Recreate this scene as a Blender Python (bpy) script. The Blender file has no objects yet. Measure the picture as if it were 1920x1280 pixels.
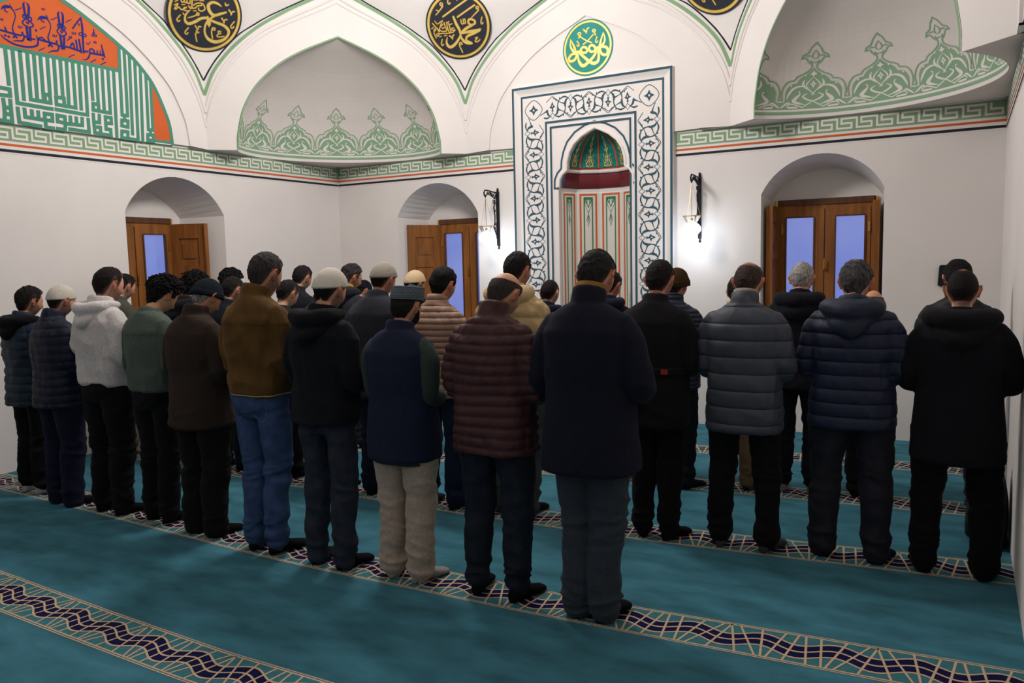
import bpy, bmesh, math, random
import numpy as np
from mathutils import Vector, Matrix
from mathutils.geometry import tessellate_polygon
random.seed(7)
C = bpy.context.scene.collection
PI = math.pi

# ------------------------------------------------------------------ colours and materials
def lin(c):
    return tuple((x/12.92 if x <= .04045 else ((x+.055)/1.055)**2.4) for x in [v/255 for v in c])

def mat(name, rgb, rough=.8, noise=0, nscale=8, bump=0, bscale=60, metal=0, emit=None, estr=0, spec=.3, sheen=0, attr=None, stretch=None, detail=4):
    m = bpy.data.materials.new(name); m.use_nodes = True
    nt = m.node_tree; b = nt.nodes['Principled BSDF']
    c = lin(rgb)
    b.inputs['Base Color'].default_value = (*c, 1)
    b.inputs['Roughness'].default_value = rough
    b.inputs['Metallic'].default_value = metal
    b.inputs['Specular IOR Level'].default_value = spec
    if sheen:
        b.inputs['Sheen Weight'].default_value = sheen
        b.inputs['Sheen Roughness'].default_value = .6
        b.inputs['Sheen Tint'].default_value = (*[min(1, x*4+.05) for x in c], 1)
    if emit:
        b.inputs['Emission Color'].default_value = (*lin(emit), 1); b.inputs['Emission Strength'].default_value = estr
    tc = nt.nodes.new('ShaderNodeTexCoord'); vec = tc.outputs['Object']
    if stretch:
        mp = nt.nodes.new('ShaderNodeMapping'); mp.inputs['Scale'].default_value = stretch
        nt.links.new(vec, mp.inputs['Vector']); vec = mp.outputs['Vector']
    src = None
    if attr:
        a = nt.nodes.new('ShaderNodeAttribute'); a.attribute_name = attr; src = a.outputs['Color']
    if noise:
        n = nt.nodes.new('ShaderNodeTexNoise'); n.inputs['Scale'].default_value = nscale; n.inputs['Detail'].default_value = detail
        nt.links.new(vec, n.inputs['Vector'])
        mx = nt.nodes.new('ShaderNodeMix'); mx.data_type = 'RGBA'; mx.blend_type = 'MULTIPLY'
        mr = nt.nodes.new('ShaderNodeMapRange'); mr.inputs['From Min'].default_value = .3; mr.inputs['From Max'].default_value = .7
        mr.inputs['To Min'].default_value = 1-noise; mr.inputs['To Max'].default_value = 1+noise
        nt.links.new(n.outputs['Fac'], mr.inputs['Value'])
        mx.inputs[0].default_value = 1
        if src: nt.links.new(src, mx.inputs[6])
        else: mx.inputs[6].default_value = (*c, 1)
        nt.links.new(mr.outputs['Result'], mx.inputs[7]); src = mx.outputs[2]
    if src: nt.links.new(src, b.inputs['Base Color'])
    if bump:
        n2 = nt.nodes.new('ShaderNodeTexNoise'); n2.inputs['Scale'].default_value = bscale; n2.inputs['Detail'].default_value = 3
        nt.links.new(vec, n2.inputs['Vector'])
        bp = nt.nodes.new('ShaderNodeBump'); bp.inputs['Strength'].default_value = bump; bp.inputs['Distance'].default_value = .01
        nt.links.new(n2.outputs['Fac'], bp.inputs['Height']); nt.links.new(bp.outputs['Normal'], b.inputs['Normal'])
    return m

M = {}
M['plaster'] = mat('white_plaster', (229,223,219), .9, .03, 1.5, .06, 40)
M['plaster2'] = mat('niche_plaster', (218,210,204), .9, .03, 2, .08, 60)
M['white'] = mat('white_paint', (231,224,220), .85)
M['sage'] = mat('sage_paint', (132,166,128), .85, .05, 6)
M['sage2'] = mat('niche_sage_paint', (138,170,138), .85, .05, 6)
M['kufic'] = mat('kufic_green_paint', (74,138,116), .85, .04, 5)
M['orange'] = mat('orange_paint', (204,96,46), .8, .06, 4)
M['inkblue'] = mat('blue_ink_paint', (26,38,128), .8)
M['navyline'] = mat('navy_black_paint', (34,36,48), .8)
M['petrol'] = mat('petrol_blue_paint', (52,84,98), .8, .06, 6)
M['disc'] = mat('roundel_black', (40,42,54), .6)
M['gold'] = mat('gold_leaf', (242,212,120), .38, .1, 9, metal=.35)
M['goldedge'] = mat('gold_edge', (206,158,50), .4, metal=.4)
M['teal'] = mat('roundel_teal', (44,142,134), .7, .04, 6)
M['dometeal'] = mat('dome_teal', (24,122,116), .55, .12, 9)
M['burgundy'] = mat('burgundy_glaze', (112,44,50), .35, .15, 60)
M['rib'] = mat('terracotta_rib', (206,96,58), .7)
M['green'] = mat('panel_green', (52,122,78), .8)
M['cream'] = mat('niche_cream', (222,216,207), .85)
M['carpet'] = mat('teal_carpet', (66,121,137), .95, .30, 3.2, .5, 420, spec=.1, stretch=(1,2.2,1), detail=8)
M['ccream'] = mat('carpet_cream', (206,178,146), .95, .08, 60, .4, 400, spec=.1)
M['cnavy'] = mat('carpet_navy', (20,22,66), .95, .15, 60, .4, 400, spec=.1)
M['cteal'] = mat('carpet_border_teal', (62,118,128), .95, .12, 40, .4, 400, spec=.1)
M['wood'] = mat('honey_oak', (140,86,36), .5, .3, 3, .1, 30, stretch=(6,6,.6))
M['woodd'] = mat('dark_oak', (92,58,34), .55, .25, 3, stretch=(6,6,.6))
M['brass'] = mat('brass', (212,170,84), .3, metal=1)
M['iron'] = mat('black_iron', (34,34,40), .5, metal=.6)
M['lampbrass'] = mat('lamp_gilt', (226,190,130), .35, metal=.6)
M['bag'] = mat('black_nylon', (16,16,20), .6, bump=.2, bscale=200)
def glass_mat():
    m = bpy.data.materials.new('dusk_window_glass'); m.use_nodes = True; nt = m.node_tree; b = nt.nodes['Principled BSDF']
    b.inputs['Base Color'].default_value = (.02,.03,.05,1); b.inputs['Roughness'].default_value = .25
    tc = nt.nodes.new('ShaderNodeTexCoord'); n = nt.nodes.new('ShaderNodeTexNoise'); n.inputs['Scale'].default_value = 1.4
    r = nt.nodes.new('ShaderNodeValToRGB'); r.color_ramp.elements[0].color = (*lin((94,118,214)),1); r.color_ramp.elements[1].color = (*lin((156,166,226)),1)
    nt.links.new(tc.outputs['Object'], n.inputs['Vector']); nt.links.new(n.outputs['Fac'], r.inputs['Fac'])
    nt.links.new(r.outputs['Color'], b.inputs['Emission Color']); b.inputs['Emission Strength'].default_value = .8
    return m
M['glass'] = glass_mat()
M['globe'] = mat('lit_opal_glass', (250,250,250), .3, emit=(222,234,255), estr=4)
M['bulb'] = mat('lamp_holder', (150,110,70), .4, metal=.6)
def clear_glass():
    m = bpy.data.materials.new('clear_lamp_glass'); m.use_nodes = True; b = m.node_tree.nodes['Principled BSDF']
    b.inputs['Base Color'].default_value = (.95,.97,1,1); b.inputs['Roughness'].default_value = .08
    b.inputs['Transmission Weight'].default_value = .9; b.inputs['IOR'].default_value = 1.15
    return m
M['clear'] = clear_glass()

# ------------------------------------------------------------------ mesh builder
class MB:
    def __init__(s): s.v = []; s.f = []; s.m = []; s.mats = []; s.c = 0
    def mi(s, m):
        if m not in s.mats: s.mats.append(m)
        return s.mats.index(m)
    def add(s, vs, fs, m):
        o = len(s.v); s.v.extend([tuple(x) for x in vs]); k = s.mi(m)
        for f in fs: s.f.append([o+i for i in f]); s.m.append(k)
    def box(s, a, b, m, M4=None):
        (x0,y0,z0),(x1,y1,z1) = a, b
        vs = [(x0,y0,z0),(x1,y0,z0),(x1,y1,z0),(x0,y1,z0),(x0,y0,z1),(x1,y0,z1),(x1,y1,z1),(x0,y1,z1)]
        if M4 is not None: vs = [tuple(M4 @ Vector(p)) for p in vs]
        s.add(vs, [(0,3,2,1),(4,5,6,7),(0,1,5,4),(1,2,6,5),(2,3,7,6),(3,0,4,7)], m)
    def tube(s, pts, r, m, n=8):
        pts = [Vector(p) for p in pts]; rs = r if isinstance(r, (list,tuple)) else [r]*len(pts)
        vs = []; fs = []
        up = Vector((0,0,1)); prev = None
        for i, p in enumerate(pts):
            t = (pts[min(i+1,len(pts)-1)]-pts[max(i-1,0)]).normalized()
            if prev is None:
                a = t.orthogonal().normalized()
            else:
                a = (prev - t*prev.dot(t)).normalized()
            prev = a; b = t.cross(a)
            for k in range(n):
                an = 2*PI*k/n; vs.append(p + (a*math.cos(an)+b*math.sin(an))*rs[i])
        for i in range(len(pts)-1):
            for k in range(n):
                fs.append((i*n+k, i*n+(k+1)%n, (i+1)*n+(k+1)%n, (i+1)*n+k))
        fs.append(tuple(range(n))[::-1]); fs.append(tuple((len(pts)-1)*n+k for k in range(n)))
        s.add(vs, fs, m)
    def lathe(s, prof, c, m, n=20):
        vs = []; fs = []
        for (r,z) in prof:
            for k in range(n): a = 2*PI*k/n; vs.append((c[0]+r*math.cos(a), c[1]+r*math.sin(a), c[2]+z))
        for i in range(len(prof)-1):
            for k in range(n): fs.append((i*n+k, i*n+(k+1)%n, (i+1)*n+(k+1)%n, (i+1)*n+k))
        s.add(vs, fs, m)
    def lay(s, h):                        # hair-thin stacking so painted layers never share a plane
        s.c += 1; return h+(s.c%20)*.00002
    def poly(s, pts2, fn, h, m, holes=()):
        h = s.lay(h)
        loops = [[Vector((x,y,0)) for x,y in pts2]] + [[Vector((x,y,0)) for x,y in hl] for hl in holes]
        tr = tessellate_polygon(loops); flat = [p for l in loops for p in l]
        s.add([fn(p.x,p.y,h) for p in flat], [tuple(t) for t in tr], m)
    def stroke(s, pts, fn, h, m, w=None, smooth=True, caps=True):
        P = [(p[0],p[1],(p[2] if w is None else w)) for p in pts]
        closed = len(P) > 3 and math.hypot(P[0][0]-P[-1][0], P[0][1]-P[-1][1]) < 1e-6
        if smooth and len(P) > 2:
            Q = []
            n = len(P)
            for i in range(n-1):
                p0 = P[i-1] if i > 0 else (P[-2] if closed else P[0]); p1 = P[i]; p2 = P[i+1]
                p3 = P[i+2] if i+2 < n else (P[1] if closed else P[-1])
                for k in range(5):
                    t = k/5; t2 = t*t; t3 = t2*t
                    Q.append(tuple(.5*((2*b)+(-a+c)*t+(2*a-5*b+4*c-d)*t2+(-a+3*b-3*c+d)*t3) for a,b,c,d in zip(p0,p1,p2,p3)))
            Q.append(P[-1]); P = Q
        h = s.lay(h); vs = []; fs = []; n = len(P)
        for i,(x,y,ww) in enumerate(P):
            if closed and i in (0,n-1): a = P[n-2]; b = P[1]
            else: a = P[max(i-1,0)]; b = P[min(i+1,n-1)]
            dx,dy = b[0]-a[0], b[1]-a[1]; L = math.hypot(dx,dy) or 1; dx/=L; dy/=L
            mit = 1
            if not smooth and 0 < i < n-1:
                ax,ay = x-a[0], y-a[1]; la = math.hypot(ax,ay) or 1; bx,by = b[0]-x, b[1]-y; lb = math.hypot(bx,by) or 1
                ax/=la; ay/=la; bx/=lb; by/=lb
                dx,dy = ax+bx, ay+by; L = math.hypot(dx,dy) or 1; dx/=L; dy/=L
                mit = 1/max(.5, ax*dx+ay*dy)
            hw = max(ww,.0015)/2*mit
            vs += [fn(x-dy*hw, y+dx*hw, h), fn(x+dy*hw, y-dx*hw, h)]
        for i in range(n-1): fs.append((2*i,2*i+1,2*i+3,2*i+2))
        s.add(vs, fs, m)
        if caps and smooth and not closed:
            for x,y,ww in (P[0],P[-1]):
                if ww > .004: s.poly([(x+ww/2*math.cos(a*PI/5), y+ww/2*math.sin(a*PI/5)) for a in range(10)], fn, h, m)
    def build(s, name, parent=None, smooth=False, kind=None):
        me = bpy.data.meshes.new(name); me.from_pydata(s.v, [], s.f)
        for m in s.mats: me.materials.append(m)
        me.polygons.foreach_set('material_index', s.m)
        if smooth: me.polygons.foreach_set('use_smooth', [True]*len(s.f))
        me.update()
        o = bpy.data.objects.new(name, me); C.objects.link(o)
        if parent: o.parent = parent
        if kind: o['kind'] = kind
        return o
def empty(name, loc=(0,0,0)):
    o = bpy.data.objects.new(name, None); o.location = loc; C.objects.link(o); return o
def tag(o, label, cat, group=None):
    o['label'] = label; o['category'] = cat
    if group: o['group'] = group
    return o
def part(o, root):           # parent keeping the mesh where it stands
    o.parent = root; o.matrix_parent_inverse = Matrix.Translation(-root.location) ; return o
GREEN_SCRIPT=[[(3.864,4.187,0.0031),(3.881,4.124,0.013),(3.871,4.079,0.0183),(3.821,4.039,0.0314),(3.78,4.03,0.0315),(3.762,4.008,0.021)],[(3.864,4.187,0.0031),(3.84,4.12,0.0146),(3.822,4.06,0.0209)],[(3.821,4.018,0.0236),(3.839,4.042,0.0235),(3.897,4.028,0.0235),(3.917,3.983,0.0235),(3.89,3.95,0.0235),(3.844,3.968,0.0236),(3.821,4.013,0.0236)],[(3.697,4.031,0.0211),(3.704,4.067,0.0211),(3.739,4.072,0.021),(3.769,4.042,0.021),(3.762,4.011,0.021),(3.721,4.007,0.0211),(3.697,4.031,0.0211)],[(3.565,3.998,0.0074),(3.57,3.938,0.0213),(3.6,3.886,0.0309),(3.636,3.873,0.0319),(3.687,3.903,0.0275),(3.744,3.948,0.0253),(3.78,3.998,0.021)],[(3.803,4.005,0.0131),(3.809,3.946,0.0221),(3.796,3.896,0.0289),(3.749,3.881,0.0306),(3.696,3.91,0.0275),(3.625,3.973,0.0244),(3.587,4.008,0.0191)],[(3.477,4.173,0.0032),(3.473,4.113,0.0133),(3.488,4.068,0.0187),(3.53,4.029,0.032),(3.584,4.024,0.0292)],[(3.477,4.173,0.0032),(3.507,4.113,0.0149),(3.53,4.061,0.0213)],[(3.541,4.012,0.024),(3.493,4.013,0.024),(3.453,3.976,0.0241),(3.467,3.942,0.0241),(3.516,3.946,0.024),(3.547,3.984,0.024),(3.541,4.012,0.024)],[(3.674,4.035,0.0211),(3.65,4.065,0.0211),(3.614,4.065,0.0212),(3.596,4.036,0.0212),(3.626,4.01,0.0212),(3.661,4.01,0.0212),(3.674,4.035,0.0211)],[(3.627,4.097,0.0085),(3.687,4.133,0.0084),(3.747,4.184,0.0084)],[(3.773,4.22,0.0084),(3.769,4.212,0.0084),(3.761,4.208,0.0084),(3.751,4.21,0.0084),(3.743,4.216,0.0084),(3.74,4.225,0.0084),(3.743,4.232,0.0084),(3.751,4.236,0.0084),(3.761,4.234,0.0084),(3.77,4.228,0.0084),(3.773,4.22,0.0084)],[(3.765,4.195,0.0105),(3.773,4.175,0.0105)],[(3.728,4.1,0.0084),(3.657,4.138,0.0084),(3.592,4.185,0.0085)],[(3.6,4.213,0.0084),(3.597,4.205,0.0085),(3.589,4.201,0.0085),(3.578,4.203,0.0085),(3.57,4.209,0.0085),(3.567,4.218,0.0085),(3.57,4.225,0.0085),(3.579,4.229,0.0085),(3.589,4.228,0.0085),(3.597,4.221,0.0084),(3.6,4.213,0.0084)],[(3.589,4.191,0.0106),(3.575,4.173,0.0106)],[(3.632,4.253,0.0137),(3.659,4.227,0.0116),(3.667,4.209,0.0042)],[(3.667,4.209,0.0042),(3.676,4.251,0.0105),(3.696,4.262,0.0094)],[(3.791,4.153,0.0073),(3.775,4.109,0.0073),(3.787,4.092,0.0073),(3.799,4.108,0.0073)],[(3.555,4.143,0.0074),(3.579,4.102,0.0074),(3.567,4.085,0.0074),(3.552,4.103,0.0074)]]
BASMALA=[[(-3.285,3.924,0.0059),(-3.279,3.879,0.0131),(-3.267,3.828,0.0155),(-3.254,3.808,0.0036)],[(-3.267,3.828,0.0143),(-3.406,3.822,0.0141)],[(-3.302,3.862,0.0095),(-3.301,3.83,0.0095)],[(-3.334,3.858,0.0095),(-3.332,3.829,0.0095)],[(-3.366,3.857,0.0094),(-3.363,3.829,0.0094)],[(-3.406,3.822,0.0106),(-3.41,3.85,0.0105),(-3.384,3.865,0.0106),(-3.367,3.842,0.0106)],[(-3.41,3.816,0.0105),(-3.429,3.772,0.0105),(-3.455,3.752,0.0082),(-3.486,3.746,0.0035)],[(-3.282,3.794,0.0167),(-3.281,3.792,0.0167)],[(-3.477,4.129,0.0104),(-3.468,4.055,0.0151),(-3.47,3.952,0.0151),(-3.472,3.809,0.0128)],[(-3.468,3.824,0.0128),(-3.43,3.829,0.0129)],[(-3.477,4.126,0.0104),(-3.521,4.07,0.0104),(-3.561,4.011,0.0103)],[(-3.503,4.069,0.0081),(-3.495,4.054,0.0081)],[(-3.473,3.981,0.0075),(-3.476,3.973,0.0075),(-3.485,3.966,0.0075),(-3.495,3.964,0.0075),(-3.502,3.967,0.0075),(-3.505,3.973,0.0075),(-3.501,3.982,0.0075),(-3.493,3.988,0.0075),(-3.483,3.99,0.0075),(-3.475,3.988,0.0075),(-3.473,3.981,0.0075)],[(-3.434,3.976,0.0076),(-3.438,3.968,0.0076),(-3.447,3.961,0.0076),(-3.458,3.959,0.0076),(-3.466,3.961,0.0075),(-3.469,3.968,0.0075),(-3.465,3.976,0.0075),(-3.456,3.983,0.0076),(-3.445,3.985,0.0076),(-3.437,3.983,0.0076),(-3.434,3.976,0.0076)],[(-3.509,3.92,0.0139),(-3.496,3.809,0.0139)],[(-3.54,3.908,0.0127),(-3.531,3.83,0.0127)],[(-3.493,3.816,0.0139),(-3.603,3.829,0.0137)],[(-3.603,3.829,0.0103),(-3.572,3.878,0.0103),(-3.558,3.824,0.0104)],[(-3.681,4.131,0.0056),(-3.692,4.101,0.0147),(-3.682,4.003,0.0147)],[(-3.66,4.134,0.0057),(-3.648,4.101,0.0147),(-3.657,3.998,0.0148)],[(-3.712,3.955,0.009),(-3.672,3.992,0.0091),(-3.628,3.949,0.0091),(-3.66,3.92,0.0091),(-3.686,3.922,0.0091),(-3.712,3.955,0.009)],[(-3.666,4.012,0.0085),(-3.671,4.0,0.0085),(-3.681,3.991,0.0085),(-3.692,3.989,0.0085),(-3.701,3.993,0.0085),(-3.704,4.003,0.0085),(-3.699,4.014,0.0085),(-3.689,4.023,0.0085),(-3.678,4.026,0.0085),(-3.669,4.022,0.0085),(-3.666,4.012,0.0085)],[(-3.633,3.996,0.0085),(-3.638,3.984,0.0085),(-3.647,3.975,0.0085),(-3.658,3.973,0.0085),(-3.667,3.977,0.0085),(-3.669,3.987,0.0085),(-3.665,3.999,0.0085),(-3.656,4.007,0.0085),(-3.644,4.01,0.0085),(-3.636,4.006,0.0085),(-3.633,3.996,0.0085)],[(-3.68,3.965,0.0079),(-3.67,3.945,0.0079),(-3.659,3.964,0.0079)],[(-3.686,3.919,0.0159),(-3.678,3.804,0.0159)],[(-3.651,3.919,0.0159),(-3.659,3.808,0.0159)],[(-3.659,3.826,0.0125),(-3.617,3.83,0.0126)],[(-3.682,3.823,0.0125),(-3.723,3.828,0.0124),(-3.724,3.861,0.0124)],[(-3.706,3.82,0.0102),(-3.721,3.778,0.0113),(-3.768,3.763,0.0101),(-3.815,3.737,0.0034)],[(-3.739,3.832,0.0135),(-3.796,3.834,0.0134),(-3.897,3.838,0.0133)],[(-3.788,3.83,0.0112),(-3.801,3.876,0.0084),(-3.775,3.954,0.0062),(-3.774,4.004,0.0062),(-3.807,4.045,0.01),(-3.852,4.044,0.0111),(-3.886,4.006,0.0044)],[(-3.877,4.017,0.0077),(-3.847,4.037,0.0211),(-3.816,4.037,0.0111)],[(-3.853,4.028,0.0078),(-3.847,4.008,0.0078),(-3.825,4.003,0.0078)],[(-3.805,4.072,0.0045),(-3.794,4.043,0.0123)],[(-3.789,3.824,0.0123),(-3.802,3.798,0.0123)],[(-3.789,3.824,0.0123),(-3.77,3.802,0.0124)],[(-3.897,3.838,0.01),(-3.867,3.861,0.01),(-3.84,3.851,0.01),(-3.823,3.832,0.01)],[(-3.905,3.866,0.0055),(-3.896,3.811,0.0122),(-3.918,3.774,0.0133),(-3.997,3.749,0.0131),(-4.103,3.749,0.0119),(-4.184,3.779,0.0096),(-4.213,3.805,0.0053)],[(-3.906,3.913,0.0154),(-3.906,3.91,0.0154)],[(-3.99,4.133,0.0054),(-3.999,4.104,0.0141),(-3.989,4.01,0.0142)],[(-3.971,4.132,0.0055),(-3.954,4.105,0.0142),(-3.965,4.006,0.0142)],[(-4.02,3.957,0.0087),(-3.98,3.991,0.0087),(-3.926,3.953,0.0088),(-3.955,3.928,0.0088),(-3.993,3.927,0.0087),(-4.02,3.957,0.0087)],[(-3.975,4.018,0.0082),(-3.98,4.007,0.0082),(-3.99,3.998,0.0082),(-4.001,3.995,0.0082),(-4.01,3.999,0.0082),(-4.013,4.009,0.0082),(-4.008,4.02,0.0082),(-3.998,4.029,0.0082),(-3.987,4.031,0.0082),(-3.978,4.027,0.0082),(-3.975,4.018,0.0082)],[(-3.938,4.0,0.0082),(-3.942,3.989,0.0082),(-3.951,3.98,0.0082),(-3.961,3.977,0.0082),(-3.969,3.982,0.0082),(-3.971,3.992,0.0082),(-3.967,4.004,0.0082),(-3.959,4.013,0.0082),(-3.948,4.015,0.0082),(-3.94,4.011,0.0082),(-3.938,4.0,0.0082)],[(-3.984,3.969,0.0076),(-3.975,3.952,0.0077),(-3.963,3.969,0.0077)],[(-3.987,3.928,0.0153),(-3.982,3.814,0.0153)],[(-3.958,3.924,0.0153),(-3.962,3.813,0.0154)],[(-3.96,3.828,0.011),(-3.925,3.831,0.011)],[(-3.985,3.829,0.012),(-4.026,3.847,0.012),(-4.027,3.865,0.012)],[(-4.014,3.833,0.0098),(-4.031,3.795,0.0109),(-4.074,3.785,0.0097),(-4.117,3.773,0.0032)],[(-4.043,3.837,0.013),(-4.096,3.836,0.0129),(-4.209,3.844,0.0128)],[(-4.094,3.831,0.0108),(-4.11,3.885,0.0075),(-4.079,3.983,0.0059),(-4.088,4.033,0.0075),(-4.125,4.061,0.0107),(-4.161,4.056,0.0117),(-4.192,4.02,0.0042)],[(-4.186,4.032,0.0074),(-4.162,4.05,0.0203),(-4.13,4.055,0.0118)],[(-4.163,4.035,0.0075),(-4.159,4.015,0.0075),(-4.142,4.01,0.0075)],[(-4.118,4.081,0.0043),(-4.105,4.053,0.0118)],[(-4.094,3.826,0.0119),(-4.106,3.807,0.0119)],[(-4.094,3.826,0.0119),(-4.08,3.81,0.0119)],[(-4.174,3.876,0.0096),(-4.162,3.844,0.0096)],[(-4.178,3.807,0.015),(-4.176,3.805,0.015)],[(-4.149,3.804,0.015),(-4.147,3.802,0.015)],[(-3.623,4.051,0.0063),(-3.598,4.071,0.0063),(-3.57,4.086,0.0063)],[(-3.763,4.039,0.0062),(-3.733,4.055,0.0062),(-3.709,4.072,0.0062)],[(-3.867,3.932,0.0061),(-3.843,3.949,0.0061),(-3.82,3.964,0.0061)],[(-4.074,4.045,0.0059),(-4.046,4.06,0.0059),(-4.018,4.078,0.006)],[(-3.893,3.742,0.0061),(-3.867,3.758,0.0061),(-3.84,3.776,0.0061)],[(-3.619,3.739,0.0063),(-3.593,3.757,0.0063),(-3.565,3.772,0.0063)],[(-3.407,3.736,0.0065),(-3.38,3.756,0.0065),(-3.354,3.77,0.0065)],[(-3.306,3.736,0.0065),(-3.279,3.751,0.0066),(-3.256,3.766,0.0066)],[(-3.436,3.908,0.0064),(-3.422,3.897,0.0064),(-3.398,3.925,0.0064)],[(-3.837,4.12,0.005),(-3.818,4.121,0.005),(-3.817,4.11,0.005),(-3.835,4.109,0.005),(-3.837,4.12,0.005)],[(-3.361,3.937,0.0053),(-3.341,3.938,0.0053),(-3.34,3.926,0.0053),(-3.36,3.926,0.0053),(-3.361,3.937,0.0053)],[(-4.203,3.94,0.0048),(-4.186,3.94,0.0048),(-4.186,3.93,0.0048),(-4.202,3.93,0.0048),(-4.203,3.94,0.0048)],[(-4.058,3.915,0.0049),(-4.057,3.902,0.0049),(-4.031,3.904,0.0049),(-4.028,3.919,0.0049)],[(-4.045,3.916,0.0049),(-4.045,3.904,0.0049)],[(-3.754,3.911,0.0051),(-3.754,3.897,0.0051),(-3.725,3.899,0.0051),(-3.722,3.914,0.0051)],[(-3.74,3.911,0.0051),(-3.74,3.899,0.0051)],[(-3.57,3.976,0.0052),(-3.569,3.962,0.0052),(-3.539,3.964,0.0052),(-3.537,3.98,0.0052)],[(-3.555,3.976,0.0052),(-3.555,3.964,0.0052)],[(-3.58,3.927,0.0063),(-3.582,3.921,0.0063),(-3.588,3.916,0.0063),(-3.595,3.915,0.0063),(-3.6,3.917,0.0063),(-3.602,3.922,0.0063),(-3.599,3.928,0.0063),(-3.594,3.932,0.0063),(-3.587,3.934,0.0063),(-3.582,3.932,0.0063),(-3.58,3.927,0.0063)],[(-3.59,3.918,0.0063),(-3.624,3.889,0.0063)],[(-3.355,4.053,0.007),(-3.355,4.024,0.0071)],[(-3.349,4.02,0.0053),(-3.351,4.014,0.0053),(-3.355,4.01,0.0053),(-3.359,4.009,0.0053),(-3.363,4.011,0.0053),(-3.364,4.016,0.0053),(-3.362,4.022,0.0053),(-3.358,4.026,0.0053),(-3.353,4.027,0.0053),(-3.35,4.025,0.0053),(-3.349,4.02,0.0053)],[(-3.356,3.998,0.0059),(-3.359,3.991,0.0059),(-3.365,3.986,0.0059),(-3.372,3.984,0.0059),(-3.377,3.987,0.0059),(-3.379,3.993,0.0059),(-3.376,3.999,0.0059),(-3.37,4.004,0.0059),(-3.363,4.006,0.0059),(-3.358,4.004,0.0059),(-3.356,3.998,0.0059)],[(-3.33,3.998,0.0059),(-3.332,3.991,0.0059),(-3.338,3.986,0.0059),(-3.346,3.985,0.0059),(-3.351,3.987,0.0059),(-3.353,3.993,0.0059),(-3.35,4.0,0.0059),(-3.344,4.005,0.0059),(-3.337,4.006,0.0059),(-3.331,4.004,0.0059),(-3.33,3.998,0.0059)]]
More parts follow.
